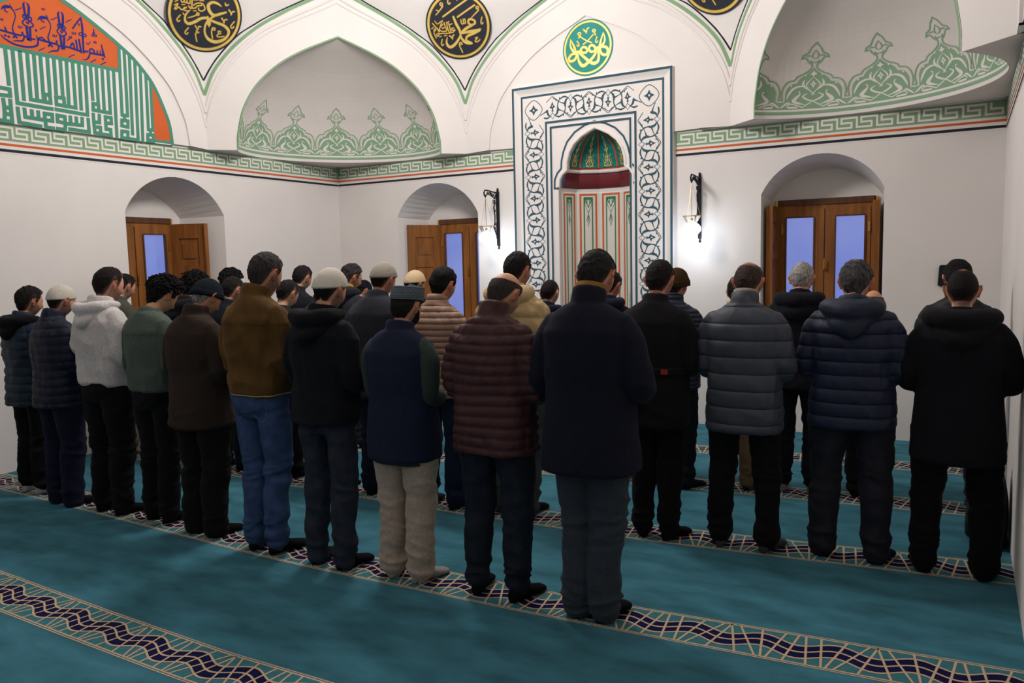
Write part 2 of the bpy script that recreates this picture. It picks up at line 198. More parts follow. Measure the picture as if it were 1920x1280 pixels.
KUFIC=[[(-4.186,3.676,0.0243),(-4.179,3.383,0.0245)],[(-4.125,3.674,0.0245),(-4.119,3.231,0.0247),(-3.816,3.226,0.0257)],[(-4.063,3.671,0.0247),(-4.06,3.274,0.0249)],[(-4.0,3.669,0.0249),(-4.0,3.281,0.0251),(-3.824,3.279,0.0256),(-3.825,3.349,0.0256),(-3.873,3.347,0.0254),(-3.873,3.284,0.0255)],[(-3.942,3.673,0.0251),(-3.943,3.289,0.0253)],[(-3.885,3.673,0.0253),(-3.885,3.298,0.0254)],[(-3.823,3.673,0.0254),(-3.824,3.381,0.0256)],[(-3.763,3.673,0.0256),(-3.766,3.375,0.0258)],[(-3.77,3.276,0.0258),(-3.77,3.34,0.0258),(-3.696,3.341,0.026),(-3.696,3.275,0.026)],[(-3.77,3.274,0.0258),(-3.589,3.272,0.0263),(-3.588,3.671,0.0262)],[(-3.704,3.673,0.0258),(-3.705,3.344,0.026)],[(-3.646,3.672,0.026),(-3.653,3.294,0.0261)],[(-3.528,3.671,0.0263),(-3.536,3.27,0.0265)],[(-3.47,3.67,0.0265),(-3.478,3.223,0.0267),(-3.777,3.229,0.0258)],[(-3.414,3.668,0.0267),(-3.414,3.378,0.0268)],[(-3.356,3.666,0.0269),(-3.361,3.339,0.027),(-3.414,3.338,0.0269),(-3.417,3.279,0.0269),(-3.242,3.275,0.0274),(-3.237,3.667,0.0272)],[(-3.36,3.34,0.027),(-3.359,3.288,0.027)],[(-3.297,3.665,0.0271),(-3.304,3.301,0.0272)],[(-3.178,3.67,0.0274),(-3.191,3.054,0.0277)],[(-3.11,3.687,0.0276),(-3.118,3.276,0.0278),(-3.058,3.278,0.028),(-3.049,3.972,0.0277)],[(-3.091,3.275,0.0279),(-3.094,3.239,0.0279)],[(-3.125,3.224,0.0278),(-3.059,3.226,0.028),(-3.064,3.165,0.028),(-3.129,3.17,0.0278),(-3.125,3.224,0.0278)],[(-3.133,3.117,0.0278),(-3.068,3.118,0.028),(-3.073,3.054,0.028)],[(-3.133,3.117,0.0278),(-3.138,3.054,0.0278),(-2.96,3.052,0.0284),(-2.939,3.88,0.0281)],[(-2.995,3.926,0.0279),(-3.018,3.106,0.0282)],[(-2.882,3.825,0.0283),(-2.908,3.051,0.0285)],[(-2.824,3.778,0.0285),(-2.835,3.17,0.0287),(-2.784,3.172,0.0289),(-2.775,3.705,0.0286)],[(-2.81,3.169,0.0288),(-2.813,3.123,0.0288)],[(-2.846,3.12,0.0287),(-2.782,3.123,0.0289),(-2.787,3.059,0.0289),(-2.851,3.058,0.0287),(-2.846,3.12,0.0287)],[(-4.237,3.241,0.0244),(-4.234,3.178,0.0244),(-4.179,3.179,0.0246),(-4.179,3.243,0.0245)],[(-4.179,3.179,0.0246),(-4.177,3.062,0.0246),(-4.274,3.061,0.0243)],[(-4.234,3.178,0.0244),(-4.235,3.125,0.0244),(-4.239,3.07,0.0244)],[(-4.235,3.124,0.0244),(-4.179,3.123,0.0246)],[(-4.251,3.34,0.0243),(-4.177,3.339,0.0245),(-4.176,3.282,0.0245),(-4.256,3.279,0.0243)],[(-4.121,3.185,0.0247),(-4.116,3.065,0.0248),(-3.932,3.056,0.0254)],[(-4.063,3.186,0.0249),(-4.061,3.12,0.025),(-3.89,3.117,0.0255)],[(-4.0,3.18,0.0251),(-4.001,3.126,0.0251)],[(-3.944,3.18,0.0253),(-3.944,3.121,0.0253)],[(-3.888,3.115,0.0255),(-3.887,3.176,0.0255),(-3.818,3.176,0.0257),(-3.82,3.119,0.0257),(-3.888,3.118,0.0255)],[(-3.884,3.112,0.0255),(-3.884,3.053,0.0255),(-3.817,3.054,0.0257)],[(-3.772,3.119,0.0259),(-3.771,3.177,0.0258),(-3.701,3.174,0.026),(-3.701,3.116,0.0261),(-3.772,3.121,0.0259)],[(-3.701,3.112,0.0261),(-3.537,3.119,0.0266),(-3.535,3.181,0.0266)],[(-3.649,3.178,0.0262),(-3.649,3.119,0.0262)],[(-3.592,3.177,0.0264),(-3.592,3.123,0.0264)],[(-3.699,3.112,0.0261),(-3.709,3.054,0.0261),(-3.777,3.056,0.0259)],[(-3.475,3.181,0.0267),(-3.475,3.064,0.0268),(-3.662,3.067,0.0262)],[(-3.42,3.236,0.0269),(-3.42,3.166,0.0269),(-3.363,3.168,0.0271),(-3.359,3.236,0.0271)],[(-3.42,3.166,0.0269),(-3.417,3.065,0.027),(-3.251,3.059,0.0275),(-3.252,3.116,0.0275),(-3.299,3.116,0.0273),(-3.298,3.23,0.0273),(-3.238,3.231,0.0274),(-3.239,3.177,0.0275),(-3.295,3.174,0.0273)],[(-3.413,3.121,0.027),(-3.357,3.123,0.0271),(-3.358,3.063,0.0272)],[(-4.222,3.696,0.0242),(-3.109,3.701,0.0276)],[(-3.103,3.986,0.0275),(-3.109,3.683,0.0276)]]
# ================================================================== ROOM
W = 7.589; ZT = 5.2; YB = -10.2          # width, hidden wall top, back of the porch
ZB = 3.06                                # springing of the arches, top of the frieze
fn_back = lambda x,z,h=0: (x, -h, z)
fn_left = lambda y,z,h=0: (h, y, z)
fn_right = lambda y,z,h=0: (W-h, y, z)

def seg_arch(a, b, z0, zs, za, n=20):    # opening outline: sill, jambs, segmental arch
    c = (a+b)/2; hw = (b-a)/2; r = za-zs
    R = (hw*hw+r*r)/(2*r); zc = za-R; th = math.asin(hw/R)
    pts = [(a,z0)] + [(c+R*math.sin(-th+2*th*i/n), zc+R*math.cos(-th+2*th*i/n)) for i in range(n+1)] + [(b,z0)]
    return pts
DEP = .5
WIN = [  # wall fn, front a,b, spring, apex, inner a,b, frame centre
    (fn_left, -3.138, -1.916, 2.352, 2.735, -3.36, -2.12, -2.735, 'left'),
    (fn_back, .974, 2.193, 2.362, 2.752, 1.11, 2.36, 1.765, 'back'),
    (fn_back, 5.525, 6.643, 2.368, 2.725, 5.53, 6.585, 6.06, 'back')]
SILL = .62
def reveal(mb, fn, w):
    _, a, b, zs, za, ia, ib, fc, _s = w
    fo = seg_arch(a,b,SILL,zs,za); inn = seg_arch(ia,ib,SILL,2.335,2.335+(za-zs)*.82)
    n = len(fo)
    vs = [fn(x,z,0) for x,z in fo] + [fn(x,z,-DEP) for x,z in inn]
    mb.add(vs, [(i,(i+1)%n,n+(i+1)%n,n+i) for i in range(n)], M['plaster'])
    top = inn[1:-1]                                       # lunette above the frame
    mb.poly(top, fn, -DEP, M['plaster'])
    for s0,s1 in ((ia,fc-.46),(fc+.46,ib)):               # strips beside the frame
        if s1 > s0: mb.poly([(s0,SILL),(s1,SILL),(s1,2.335),(s0,2.335)], fn, -DEP, M['plaster'])
    mb.poly([(fc-.46,2.27),(fc+.46,2.27),(fc+.46,2.335),(fc-.46,2.335)], fn, -DEP, M['plaster'])

mb = MB(); 
mih = [(3.245,0),(4.247,0),(4.247,2.70),(4.19,2.80),(4.17,2.95),(4.09,3.09),(3.95,3.19),(3.746,3.245),(3.542,3.19),(3.40,3.09),(3.322,2.95),(3.30,2.80),(3.245,2.70)]
mb.poly([(-.0,0),(W,0),(W,ZT),(0,ZT)], fn_back, 0, M['plaster'], [seg_arch(w[1],w[2],SILL,w[3],w[4]) for w in WIN if w[8]=='back']+[mih])
for w in WIN:
    if w[8] == 'back': reveal(mb, w[0], w)
wall_back = mb.build('wall_back', kind='structure')
mb = MB()
mb.poly([(YB,0),(0,0),(0,ZT),(YB,ZT)], fn_left, 0, M['plaster'], [seg_arch(WIN[0][1],WIN[0][2],SILL,WIN[0][3],WIN[0][4])])
reveal(mb, fn_left, WIN[0])
mb.build('wall_left', kind='structure')
mb = MB(); mb.poly([(YB,0),(0,0),(0,ZT),(YB,ZT)], fn_right, 0, M['plaster']); mb.build('wall_right', kind='structure')
mb = MB(); mb.box((0,YB-.1,0),(W,YB,3.4), M['plaster']); mb.build('wall_front', kind='structure')

# ---- frieze: green key pattern, orange and black lines
def frieze(name, fn, a, b, sgn=1):
    mb = MB(); e = .002
    z0,z1 = 2.912,3.052
    mb.poly([(a,2.80),(b,2.80),(b,ZB),(a,ZB)], fn, e, M['white'])
    mb.poly([(a,z0),(b,z0),(b,z1),(a,z1)], fn, 2*e, M['sage'])
    mb.poly([(a,2.868),(b,2.868),(b,2.888),(a,2.888)], fn, 2*e, M['orange'])
    mb.poly([(a,2.814),(b,2.814),(b,2.838),(a,2.838)], fn, 2*e, M['navyline'])
    U = .164; n = int((b-a)/U); U = (b-a)/n; zl,zh = z0+.026,z1-.026; zm = (zl+zh)/2
    pts = []
    for k in range(n):
        x = a+k*U
        pts += [(x+.11*U,zl),(x+.84*U,zl),(x+.84*U,zm),(x+.33*U,zm),(x+.33*U,zh),(x+1.11*U,zh)]
    pts = [p for p in pts if p[0] < b-.004]
    w = .0185; hw = w/2
    for (x0,y0),(x1,y1) in zip(pts[:-1],pts[1:]):
        mb.poly([(min(x0,x1)-hw,min(y0,y1)-hw),(max(x0,x1)+hw,min(y0,y1)-hw),(max(x0,x1)+hw,max(y0,y1)+hw),(min(x0,x1)-hw,max(y0,y1)+hw)], fn, 3*e, M['white'])
    o = mb.build(name, kind='structure'); return o
frieze('trim_1', fn_back, .008, 2.728)
frieze('trim_2', fn_back, 4.652, W-.008)
frieze('trim_3', fn_left, -8.2, -.008)
frieze('trim_4', fn_right, -8.2, -.008)

# ---- octagonal drum: eight arched faces
V = [(.05,-2.13),(2.09,-.05),(5.23,-.05),(W-.05,-2.33),(W-.05,-5.45),(5.4,-7.55),(2.2,-7.55),(.05,-5.4)]
def prof(pts, w):                         # arch half profile -> full list left to right
    r = [(u*w,z) for u,z in pts]
    return [(-u,z) for u,z in r] + [(u,z) for u,z in r[::-1][1:]]
A_IN  = [(1.15,3.06),(1.145,3.2),(1.12,3.33),(1.085,3.47),(1.03,3.6),(.93,3.76),(.8,3.9),(.63,4.04),(.415,4.165),(.2,4.262),(0,4.345)]
A_GR  = [(1.5,3.55),(1.45,3.66),(1.37,3.86),(1.28,4.0),(1.16,4.14),(1.0,4.29),(.83,4.42),(.65,4.53),(.47,4.63),(.235,4.745),(0,4.87)]
A_BL  = [(1.5,3.72),(1.445,3.82),(1.345,3.99),(1.2,4.17),(1.05,4.32),(.9,4.42),(.76,4.51),(.52,4.635),(.295,4.75),(0,4.92)]
A_M1  = [(1.5,3.1),(1.45,3.33),(1.4,3.53),(1.34,3.68),(1.24,3.87),(1.13,4.02),(.95,4.2),(.74,4.355),(.4,4.52),(.18,4.62),(0,4.71)]
A_M2  = [(1.5,3.3),(1.45,3.48),(1.4,3.65),(1.33,3.8),(1.24,3.95),(1.12,4.09),(.95,4.255),(.76,4.395),(.42,4.565),(.2,4.67),(0,4.775)]
A_RC  = [(1.26,3.075),(1.23,3.3),(1.17,3.47),(1.08,3.65),(.945,3.81),(.8,3.95),(.64,4.075),(.46,4.18),(.31,4.255),(.15,4.325),(0,4.395)]
def clip(P, h):                           # keep the part with |u|<=h
    out = []
    for i in range(len(P)-1):
        (u0,z0),(u1,z1) = P[i][:2],P[i+1][:2]
        if abs(u0) <= h: out.append((u0,z0))
        for e in (-h,h):
            if (u0-e)*(u1-e) < 0:
                t = (e-u0)/(u1-u0); out.append((e,z0+t*(z1-z0)))
    if abs(P[-1][0]) <= h: out.append(P[-1][:2])
    return out
def dense(P, k=4):
    out = []
    n = len(P)
    for i in range(n-1):
        p0 = P[max(i-1,0)]; p1 = P[i]; p2 = P[i+1]; p3 = P[min(i+2,n-1)]
        if abs(p1[0]) < 1e-9: p0 = p1
        if abs(p2[0]) < 1e-9: p3 = p2
        for j in range(k):
            t = j/k; out.append(tuple(.5*((2*b)+(-a+c)*t+(2*a-5*b+4*c-d)*t*t+(-a+3*b-3*c+d)*t**3) for a,b,c,d in zip(p0,p1,p2,p3)))
    return out+[P[-1]]
def face_fn(k):
    A = Vector((*V[k],0)); B = Vector((*V[(k+1)%8],0)); t = (B-A).normalized(); n = Vector((t.y,-t.x,0)); mid = (A+B)/2
    if n.dot(Vector((W/2,-W/2,0))-mid) < 0: n = -n
    h = (B-A).length/2
    return (lambda u,z,d=0: tuple(mid+t*u+n*d+Vector((0,0,z)))), h, mid, t, n
NICHE = {0:.965, 2:1.10, 4:1.0, 6:1.0}
PAINT = {}
for k in range(8):
    f, h, mid, t, n = face_fn(k)
    w = h/1.4567*1.0
    sc = h/1.4567; sci = {0:1.0,1:1.0,2:1.055}.get(k, sc)
    mb = MB()
    bl = clip(dense(prof(A_BL, sc)), h)
    outer = [(-h,ZB)] + bl + [(h,ZB)]
    inner = dense(prof(A_IN, sci)) if k in NICHE else dense(prof(A_RC, sci))
    outer2 = [(h,ZB)]+[(-h,ZB)]
    # band between arch opening and black line
    poly = [(-h,ZB)] + [p for p in bl] + [(h,ZB)] + [(u,z) for u,z in inner[::-1]]
    tr = tessellate_polygon([[Vector((x,y,0)) for x,y in poly]])
    mb.add([f(x,y,0) for x,y in poly], tr, M['plaster'])
    # thickness of the arch edge (soffit) and corbel underside
    dp = .05 if k not in NICHE else .0
    if dp:
        vs = [f(x,y,0) for x,y in inner]+[f(x,y,-.02) for x,y in inner]; m_ = len(inner)
        mb.add(vs, [(i,i+1,m_+i+1,m_+i) for i in range(m_-1)], M['plaster'])
        notch = [(.587,ZB),(.587,3.25),(-.415,3.25),(-.415,ZB)] if k == 1 else []   # left open for the prayer niche
        mb.poly(inner+notch, lambda u,z,d: f(u,z,d), -.02, M['plaster'])
    for s_ in (-1,1):
        u0 = s_*abs(inner[0][0]); dp and mb.add([f(u0,ZB,0),f(s_*h,ZB,0),f(s_*h,ZB,-.047),f(u0,ZB,-.047)], [(0,1,2,3)], M['plaster'])
    # mouldings: two rounded beads along the arch
    for A_, r_ in ((A_M1,.014),(A_M2,.02)):
        P = clip(dense(prof(A_, sc)), h); mb.tube([f(u,z,-.002) for u,z in P], r_, M['plaster'], 8)
    g = clip(dense(prof(A_GR, sc)), h); mb.stroke(g, f, .003, M['sage'], w=.034, smooth=False, caps=False)
    mb.stroke(bl, f, .004, M['navyline'], w=.019, smooth=False, caps=False)
    mb.build('trim_%d' % (10+k), kind='structure')
    PAINT[k] = (f, h, inner, sc, bl)

# ---- pendentives between the black lines and the dome above
mb = MB(); apex = []
for k in range(8):                        # vertex k sits between face k-1 and face k
    f0,h0,_,_,b0 = PAINT[(k-1)%8]; f1,h1,_,_,b1 = PAINT[k]
    r0 = [p for p in b0 if p[0] >= 0][::-1]; r1 = [p for p in b1 if p[0] <= 0]
    # parametrise by distance
    def samp(P, n=14):
        L = [0]
        for a,b in zip(P[:-1],P[1:]): L.append(L[-1]+math.hypot(a[0]-b[0],a[1]-b[1]))
        return [tuple(np.interp(L[-1]*i/n, L, [p[j] for p in P]) for j in (0,1)) for i in range(n+1)]
    r0 = samp(r0[::1]) if r0[0][1] < r0[-1][1] else samp(r0); r1 = samp(r1)
    L = [Vector(f0(u,z,0)) for u,z in r0]; R_ = [Vector(f1(u,z,0)) for u,z in r1]
    m_ = 8; vs = []; fs = []
    for a,b in zip(L,R_):
        for j in range(m_+1): vs.append(a.lerp(b,j/m_))
    for i in range(len(L)-1):
        for j in range(m_): q = i*(m_+1)+j; fs.append((q,q+1,q+m_+2,q+m_+1))
    mb.add(vs, fs, M['plaster']); apex.append(L[-1]); apex.append(R_[-1])
mb.build('trim_9', smooth=True, kind='structure'); mb = MB()
ring_ = []
for k in range(8):
    f,h,_,_,bl = PAINT[k]; ring_.append(Vector(f(0,max(z for _,z in bl),0)))
cen = sum(ring_, Vector())/8
vs = []; fs = []; K = 8; S = 10
for i in range(S):
    a = i/S*PI/2
    for k in range(K):
        for j in range(4):
            p = ring_[k].lerp(ring_[(k+1)%8], j/4); vs.append((cen.x+(p.x-cen.x)*math.cos(a), cen.y+(p.y-cen.y)*math.cos(a), p.z+2.6*math.sin(a)))
N_ = K*4
for i in range(S-1):
    for k in range(N_): fs.append((i*N_+k, i*N_+(k+1)%N_, (i+1)*N_+(k+1)%N_, (i+1)*N_+k))
fs.append(tuple((S-1)*N_+k for k in range(N_)))
mb.add(vs, fs, M['plaster']); mb.build('ceiling', smooth=True, kind='structure')
# header and porch ceiling behind the camera side
mb = MB(); mb.box((0,YB,3.4),(W,-7.62,3.5), M['plaster']); mb.box((0,-7.7,3.4),(W,-7.6,5.2), M['plaster']); mb.build('trim_20', kind='structure')

# ---- squinch niches: half domes behind the diagonal arches, with painted crest border
MOT_OUT = [(0,850),(14,830),(55,790),(85,728),(140,700),(152,662),(122,672),(96,660),(75,622),(42,592),(26,575),(30,540),(60,505),(110,472),(160,450),(190,430),(200,405),(212,388),(255,385),(295,365),(330,310),(346,240),(346,190),(336,132)]
MOT_IN = [(0,545),(20,515),(60,478),(115,440),(150,410),(172,375),(182,350),(215,348),(250,335),(285,290),(302,240),(303,190),(296,140),(280,106)]
MOT_W = [[(0,425,4),(45,372,12),(72,330,16),(66,290,12),(0,205,14),(-14,190,12)], [(95,392,6),(112,340,26),(88,290,22),(58,265,10)],
         [(50,250,8),(95,300,16),(160,305,24),(225,270,30),(270,190,22),(283,140,4)], [(150,240,8),(140,205,14),(165,170,34),(205,110,44),(120,70,16),(80,58,8)], [(140,232,12),(160,238,10)],
         [(60,210,8),(108,172,22),(60,128,24),(0,105,14)], [(0,105,14),(70,50,13),(110,25,11)], [(0,105,14),(-70,50,13),(-110,25,11)], [(110,22,13),(190,62,14),(250,72,16),(280,40,10)], [(170,22,22),(260,26,26)], [(240,88,8),(275,88,22),(330,40,18),(352,24,6)]]
def niche(k, D, name):
    f, h, inner, sc, bl = PAINT[k]; _, _, mid, t, n = face_fn(k)
    zs = np.array([p[1] for p in inner if p[0] <= 0]); us = np.array([-p[0] for p in inner if p[0] <= 0]); w = us[0]
    hw = lambda z: float(np.interp(z, zs, us))
    def S(phi, z, d=0):                  # phi 0..pi from the right end round to the left end
        r = hw(z); ux = r*math.cos(phi); dy = D*(r/w)*math.sin(phi)
        rr = (r-d)/max(r,1e-6)
        return tuple(Vector((mid.x,mid.y,z)) + t*(ux*rr) - n*(dy*rr))
    mb = MB(); ZN = [ZB+(4.345-ZB)*(i/26)**.85 for i in range(27)]; NP = 48
    vs = [S(PI*j/NP, z) for z in ZN for j in range(NP+1)]
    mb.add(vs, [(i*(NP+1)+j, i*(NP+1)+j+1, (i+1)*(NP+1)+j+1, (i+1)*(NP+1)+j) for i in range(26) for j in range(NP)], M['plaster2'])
    # flat soffit between niche lip and room corner
    lip = [Vector(S(PI*j/NP, ZB)) for j in range(NP+1)]
    cx = 0 if mid.x < W/2 else W; cy = 0 if mid.y > -W/2 else -7.6
    cor = Vector((cx,cy,ZB)); a = lip[0]; b = lip[-1]
    far = [lip[0].lerp(cor, j/24) for j in range(25)][:-1]+[cor.lerp(lip[-1], j/24) for j in range(25)]
    def wallpt(p):                       # push outwards from arch centre onto the walls
        d = (p-Vector((mid.x,mid.y,ZB))); best = 1e9
        for num,den in (((0-mid.x),d.x),((W-mid.x),d.x),((0-mid.y),d.y)):
            if abs(den) > 1e-6:
                q = num/den
                if q > 0: best = min(best,q)
        return Vector((mid.x,mid.y,ZB))+d*min(best,1.6)
    m_ = NP+1
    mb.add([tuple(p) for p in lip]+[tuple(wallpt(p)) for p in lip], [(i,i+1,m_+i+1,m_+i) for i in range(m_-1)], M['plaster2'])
    # painting: arc length coordinate s (from left) mapped on the vault
    L = [0]
    for i in range(NP): L.append(L[-1]+(lip[NP-1-i]-lip[NP-i]).length)
    TL = L[-1]
    def F(s, z, d=0):
        j = np.interp(s, L, list(range(NP+1))); return S(PI*(1-j/NP), ZB+z, d)
    def sample(P):                       # subdivide so paint follows the curve
        out = []
        for (x0,y0),(x1,y1) in zip(P, P[1:]+P[:1]):
            m2 = max(1,int(abs(x1-x0)/.06))
            for q in range(m2): out.append((x0+(x1-x0)*q/m2, y0+(y1-y0)*q/m2))
        return out
    def band(z0,z1,m,d):
        m2 = 60; vs = []
        for i in range(m2+1): vs += [F(TL*i/m2,z0,d),F(TL*i/m2,z1,d)]
        mb.add(vs, [(2*i,2*i+2,2*i+3,2*i+1) for i in range(m2)], m)
    band(0,.032,M['white'],.003); band(.032,.062,M['sage2'],.004); band(.062,.082,M['white'],.003); band(.082,.15,M['sage2'],.004)
    NM = 6; SPC = TL/NM; q = SPC/715; vq = .00066
    for i in range(-1, NM+1):
        c = (i+.93)*SPC if k == 2 else i*SPC
        G = lambda x,y,d=0,c=c: F(min(max(c+x*q,0),TL), .082+y*vq, d)
        ok = lambda P: [(x,y) for x,y in P]
        if c < -SPC*.4 or c > TL+SPC*.4: continue
        lo = -c/q; hi = (TL-c)/q
        cl = lambda P: [(min(max(p[0],lo),hi),)+tuple(p[1:]) for p in P]
        full = [(-x,y) for x,y in MOT_IN[::-1]]+MOT_IN[1:]+[(280,0),(-280,0)]
        # white ground behind, green field, white arabesque, green outline
        half_in = MOT_IN
        for sg in (-1,1):
            cols = []
            ys = []
            P = [(sg*x,y) for x,y in MOT_IN]
            for (x0,y0),(x1,y1) in zip(P[:-1],P[1:]):
                X = cl([(x0,y0),(x1,y1)])
                if X[0][0] != X[1][0] or True:
                    a_,b_ = X
                    if abs(a_[0]-b_[0]) < 1e-9: continue
                    for r_ in range(8):
                        q0,q1 = r_/8,(r_+1)/8; L_ = lambda e,t: (e[0], 60+(e[1]-60)*t)
                        mb.add([G(*L_(a_,q0),.004),G(*L_(b_,q0),.004),G(*L_(b_,q1),.004),G(*L_(a_,q1),.004)], [(0,1,2,3)], M['sage2'])
            inside = lambda P: all(lo+6 < p[0] < hi-6 for p in P)
            O = [(sg*x,y) for x,y in MOT_OUT]+[(sg*357,128)]
            O = [p for p in O if lo+4 <= p[0] <= hi-4]
            if len(O) > 2: mb.stroke(O, G, .004, M['sage2'], w=17, smooth=False)
            I2 = [(sg*340,108),(sg*357,108)]
            if inside(I2): mb.stroke(I2, G, .005, M['white'], w=16, smooth=False)
            for s_ in MOT_W:
                Q = [(sg*x,y,ww) for x,y,ww in s_]
                if inside(Q): mb.stroke(Q, G, .0055, M['white'])
            for dx,dy in ((92,452),(242,322)):
                if lo+20 < sg*dx < hi-20: mb.poly([(sg*dx+11*math.cos(a_*PI/4), dy+13*math.sin(a_*PI/4)) for a_ in range(8)], G, .0055, M['white'])
            if inside([(sg*110,640),(0,640)]):
                for s_ in ([(0,760,6),(34,705,14),(30,672,12),(8,655,8)], [(50,690,8),(80,695,16),(112,688,6)], [(8,612,10),(40,610,18),(48,640,8)]):
                    mb.stroke([(sg*x,y,ww) for x,y,ww in s_], G, .0055, M['sage2'])
        if lo+40 < 0 < hi-40:
            mb.poly([(0,505),(14,478),(40,462),(14,446),(0,430),(-14,446),(-40,462),(-14,478)], G, .0055, M['white'])
            mb.poly([(0,380),(14,345),(38,330),(14,315),(0,270),(-14,315),(-38,330),(-14,345)], G, .0055, M['white'])
            mb.poly([(8*math.cos(a_*PI/4),330+10*math.sin(a_*PI/4)) for a_ in range(8)], G, .006, M['sage2'])
            mb.poly([(0,150),(16,128),(0,112),(-16,128)], G, .006, M['sage2'])
    if k == 2:                           # small vent hole in the plaster
        s0 = TL*.735; c_ = [F(s0+.035*math.cos(a_*PI/8), .405+.035*math.sin(a_*PI/8), .004) for a_ in range(16)]
        mb.add(c_+[F(s0,.405,.004)], [(i,(i+1)%16,16) for i in range(16)], M['disc'])
    # thin green line along the arch edge
    e = [(u*.988, ZB+(z-ZB)*.992) for u,z in inner]
    mb.stroke(e, lambda u,z,d: f(u,z,d), .003 , M['sage'], w=.016, smooth=False, caps=False)
    mb.build(name, kind='structure')
niche(0, NICHE[0], 'trim_21'); niche(2, NICHE[2], 'trim_22')
for k in (4,6):                          # the two corners behind the viewpoint: plain closed arches
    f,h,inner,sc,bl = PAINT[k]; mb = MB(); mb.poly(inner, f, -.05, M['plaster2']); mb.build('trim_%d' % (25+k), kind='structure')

# ---- left wall painted panel: basmala on orange above square kufic
f, h, inner, sc, bl = PAINT[7]
fy = lambda y,z,d=0: (.03+d, y, z)
pc = -3.765
pan = dense(prof([(1.205,3.058),(1.185,3.25),(1.14,3.39),(1.06,3.57),(.985,3.69),(.86,3.82),(.745,3.91),(.53,4.04),(.275,4.175),(.105,4.25),(0,4.30)],1.0))
mb = MB()
P = [(pc+u,z) for u,z in pan]
mb.poly(P, fy, .001, M['white'])
# orange field, upper
archz = lambda u: float(np.interp(u, [p[0] for p in pan], [p[1] for p in pan]))
OW = .650
top = [p for p in P if abs(p[0]-pc) < OW]
orp = [(pc-OW,3.722),(pc-OW,archz(-OW))]+top+[(pc+OW,archz(OW)),(pc+OW,3.722)]
mb.poly(orp, fy, .003, M['orange'])
for sgn in (-1,1):
    side = [(pc+sgn*1.0,3.10)]+[(pc+sgn*abs(u),z) for u,z in pan if u <= 0 and abs(u) >= .99]+[]
    side = [(pc+sgn*.995,3.096),(pc+sgn*1.19,3.096)]+[(pc+sgn*abs(u),z) for u,z in pan if u <= 0 and abs(u) >= .995 and z > 3.1]+[(pc+sgn*.995,archz(.995))]
    mb.poly(side, fy, .0035, M['orange'])
mb.stroke([(y,z) for y,z in P], fy, .005, M['kufic'], w=.036, smooth=False, caps=False)
mb.poly([(pc+.93,3.07),(pc+1.2,3.07),(pc+1.2,3.098),(pc+.93,3.098)], fy, .005, M['kufic'])
for s_ in KUFIC:
    K_ = [(p[0],min(p[1]+.014, archz(p[0]-pc)-.016)) for p in s_]
    for a_,b_ in zip(K_[:-1],K_[1:]):
        L_ = math.hypot(b_[0]-a_[0],b_[1]-a_[1]) or 1; ex,ez = (b_[0]-a_[0])/L_*.015,(b_[1]-a_[1])/L_*.015
        mb.stroke([(a_[0]-ex,a_[1]-ez),(b_[0]+ex,b_[1]+ez)], fy, .0044, M['kufic'], w=.033, smooth=False)
    if abs(s_[0][0]-pc) > .25: pass
for i in range(9):                       # the pattern runs on past the frame edge
    y = -4.30-.068*i
    if y > pc-1.0: mb.poly([(y-.018,3.30 if i%3 else 3.12),(y+.018,3.30 if i%3 else 3.12),(y+.018,3.70),(y-.018,3.70)], fy, .0045, M['kufic'])
for s_ in BASMALA: mb.stroke([(a_,b_,w_*1.25) for a_,b_,w_ in s_], fy, .006, M['inkblue'])
tag(mb.build('painted_calligraphy_panel'), 'arched wall panel of orange and green with blue calligraphy, left wall', 'wall painting')

# ---- roundels
def disc_obj(cen, nrm, R, fg, name, label, strokes, bgm, edge=True):
    n = Vector(nrm).normalized(); x = Vector((0,0,1)).cross(n).normalized(); y = n.cross(x)
    f = lambda u,v,d=0: tuple(Vector(cen)+x*u*R+y*v*R+n*d)
    mb = MB(); N = 64
    ci = lambda r: [(r*math.cos(2*PI*i/N), r*math.sin(2*PI*i/N)) for i in range(N)]
    vs = [f(*p,0) for p in ci(1)]+[f(*p,.012) for p in ci(1)]
    mb.add(vs, [(i,(i+1)%N,N+(i+1)%N,N+i) for i in range(N)], bgm)
    mb.poly(ci(1), f, .012, bgm)
    mb.poly(ci(.955), f, .0135, M['goldedge'], [ci(.875)]); mb.poly(ci(.945), f, .0145, M['gold'], [ci(.89)])
    for s_ in strokes:
        mb.stroke([(a,b,w+.022) for a,b,w in s_], f, .0135, M['goldedge']); mb.stroke(s_, f, .0145, M['gold'])
    return tag(mb.build(name), label, 'roundel', 'calligraphy roundels')
def nz(S, cx, cy, k): return [[((x-cx)/k,(cy-y)/k,w/k) for x,y,w in s_] for s_ in S]
def Wd(w,*p): return [(x,y,w) for x,y in p]
def rg(cx,cy,r,w): return [(cx+r*math.cos(2*PI*i/10),cy+r*math.sin(2*PI*i/10),w) for i in range(11)]
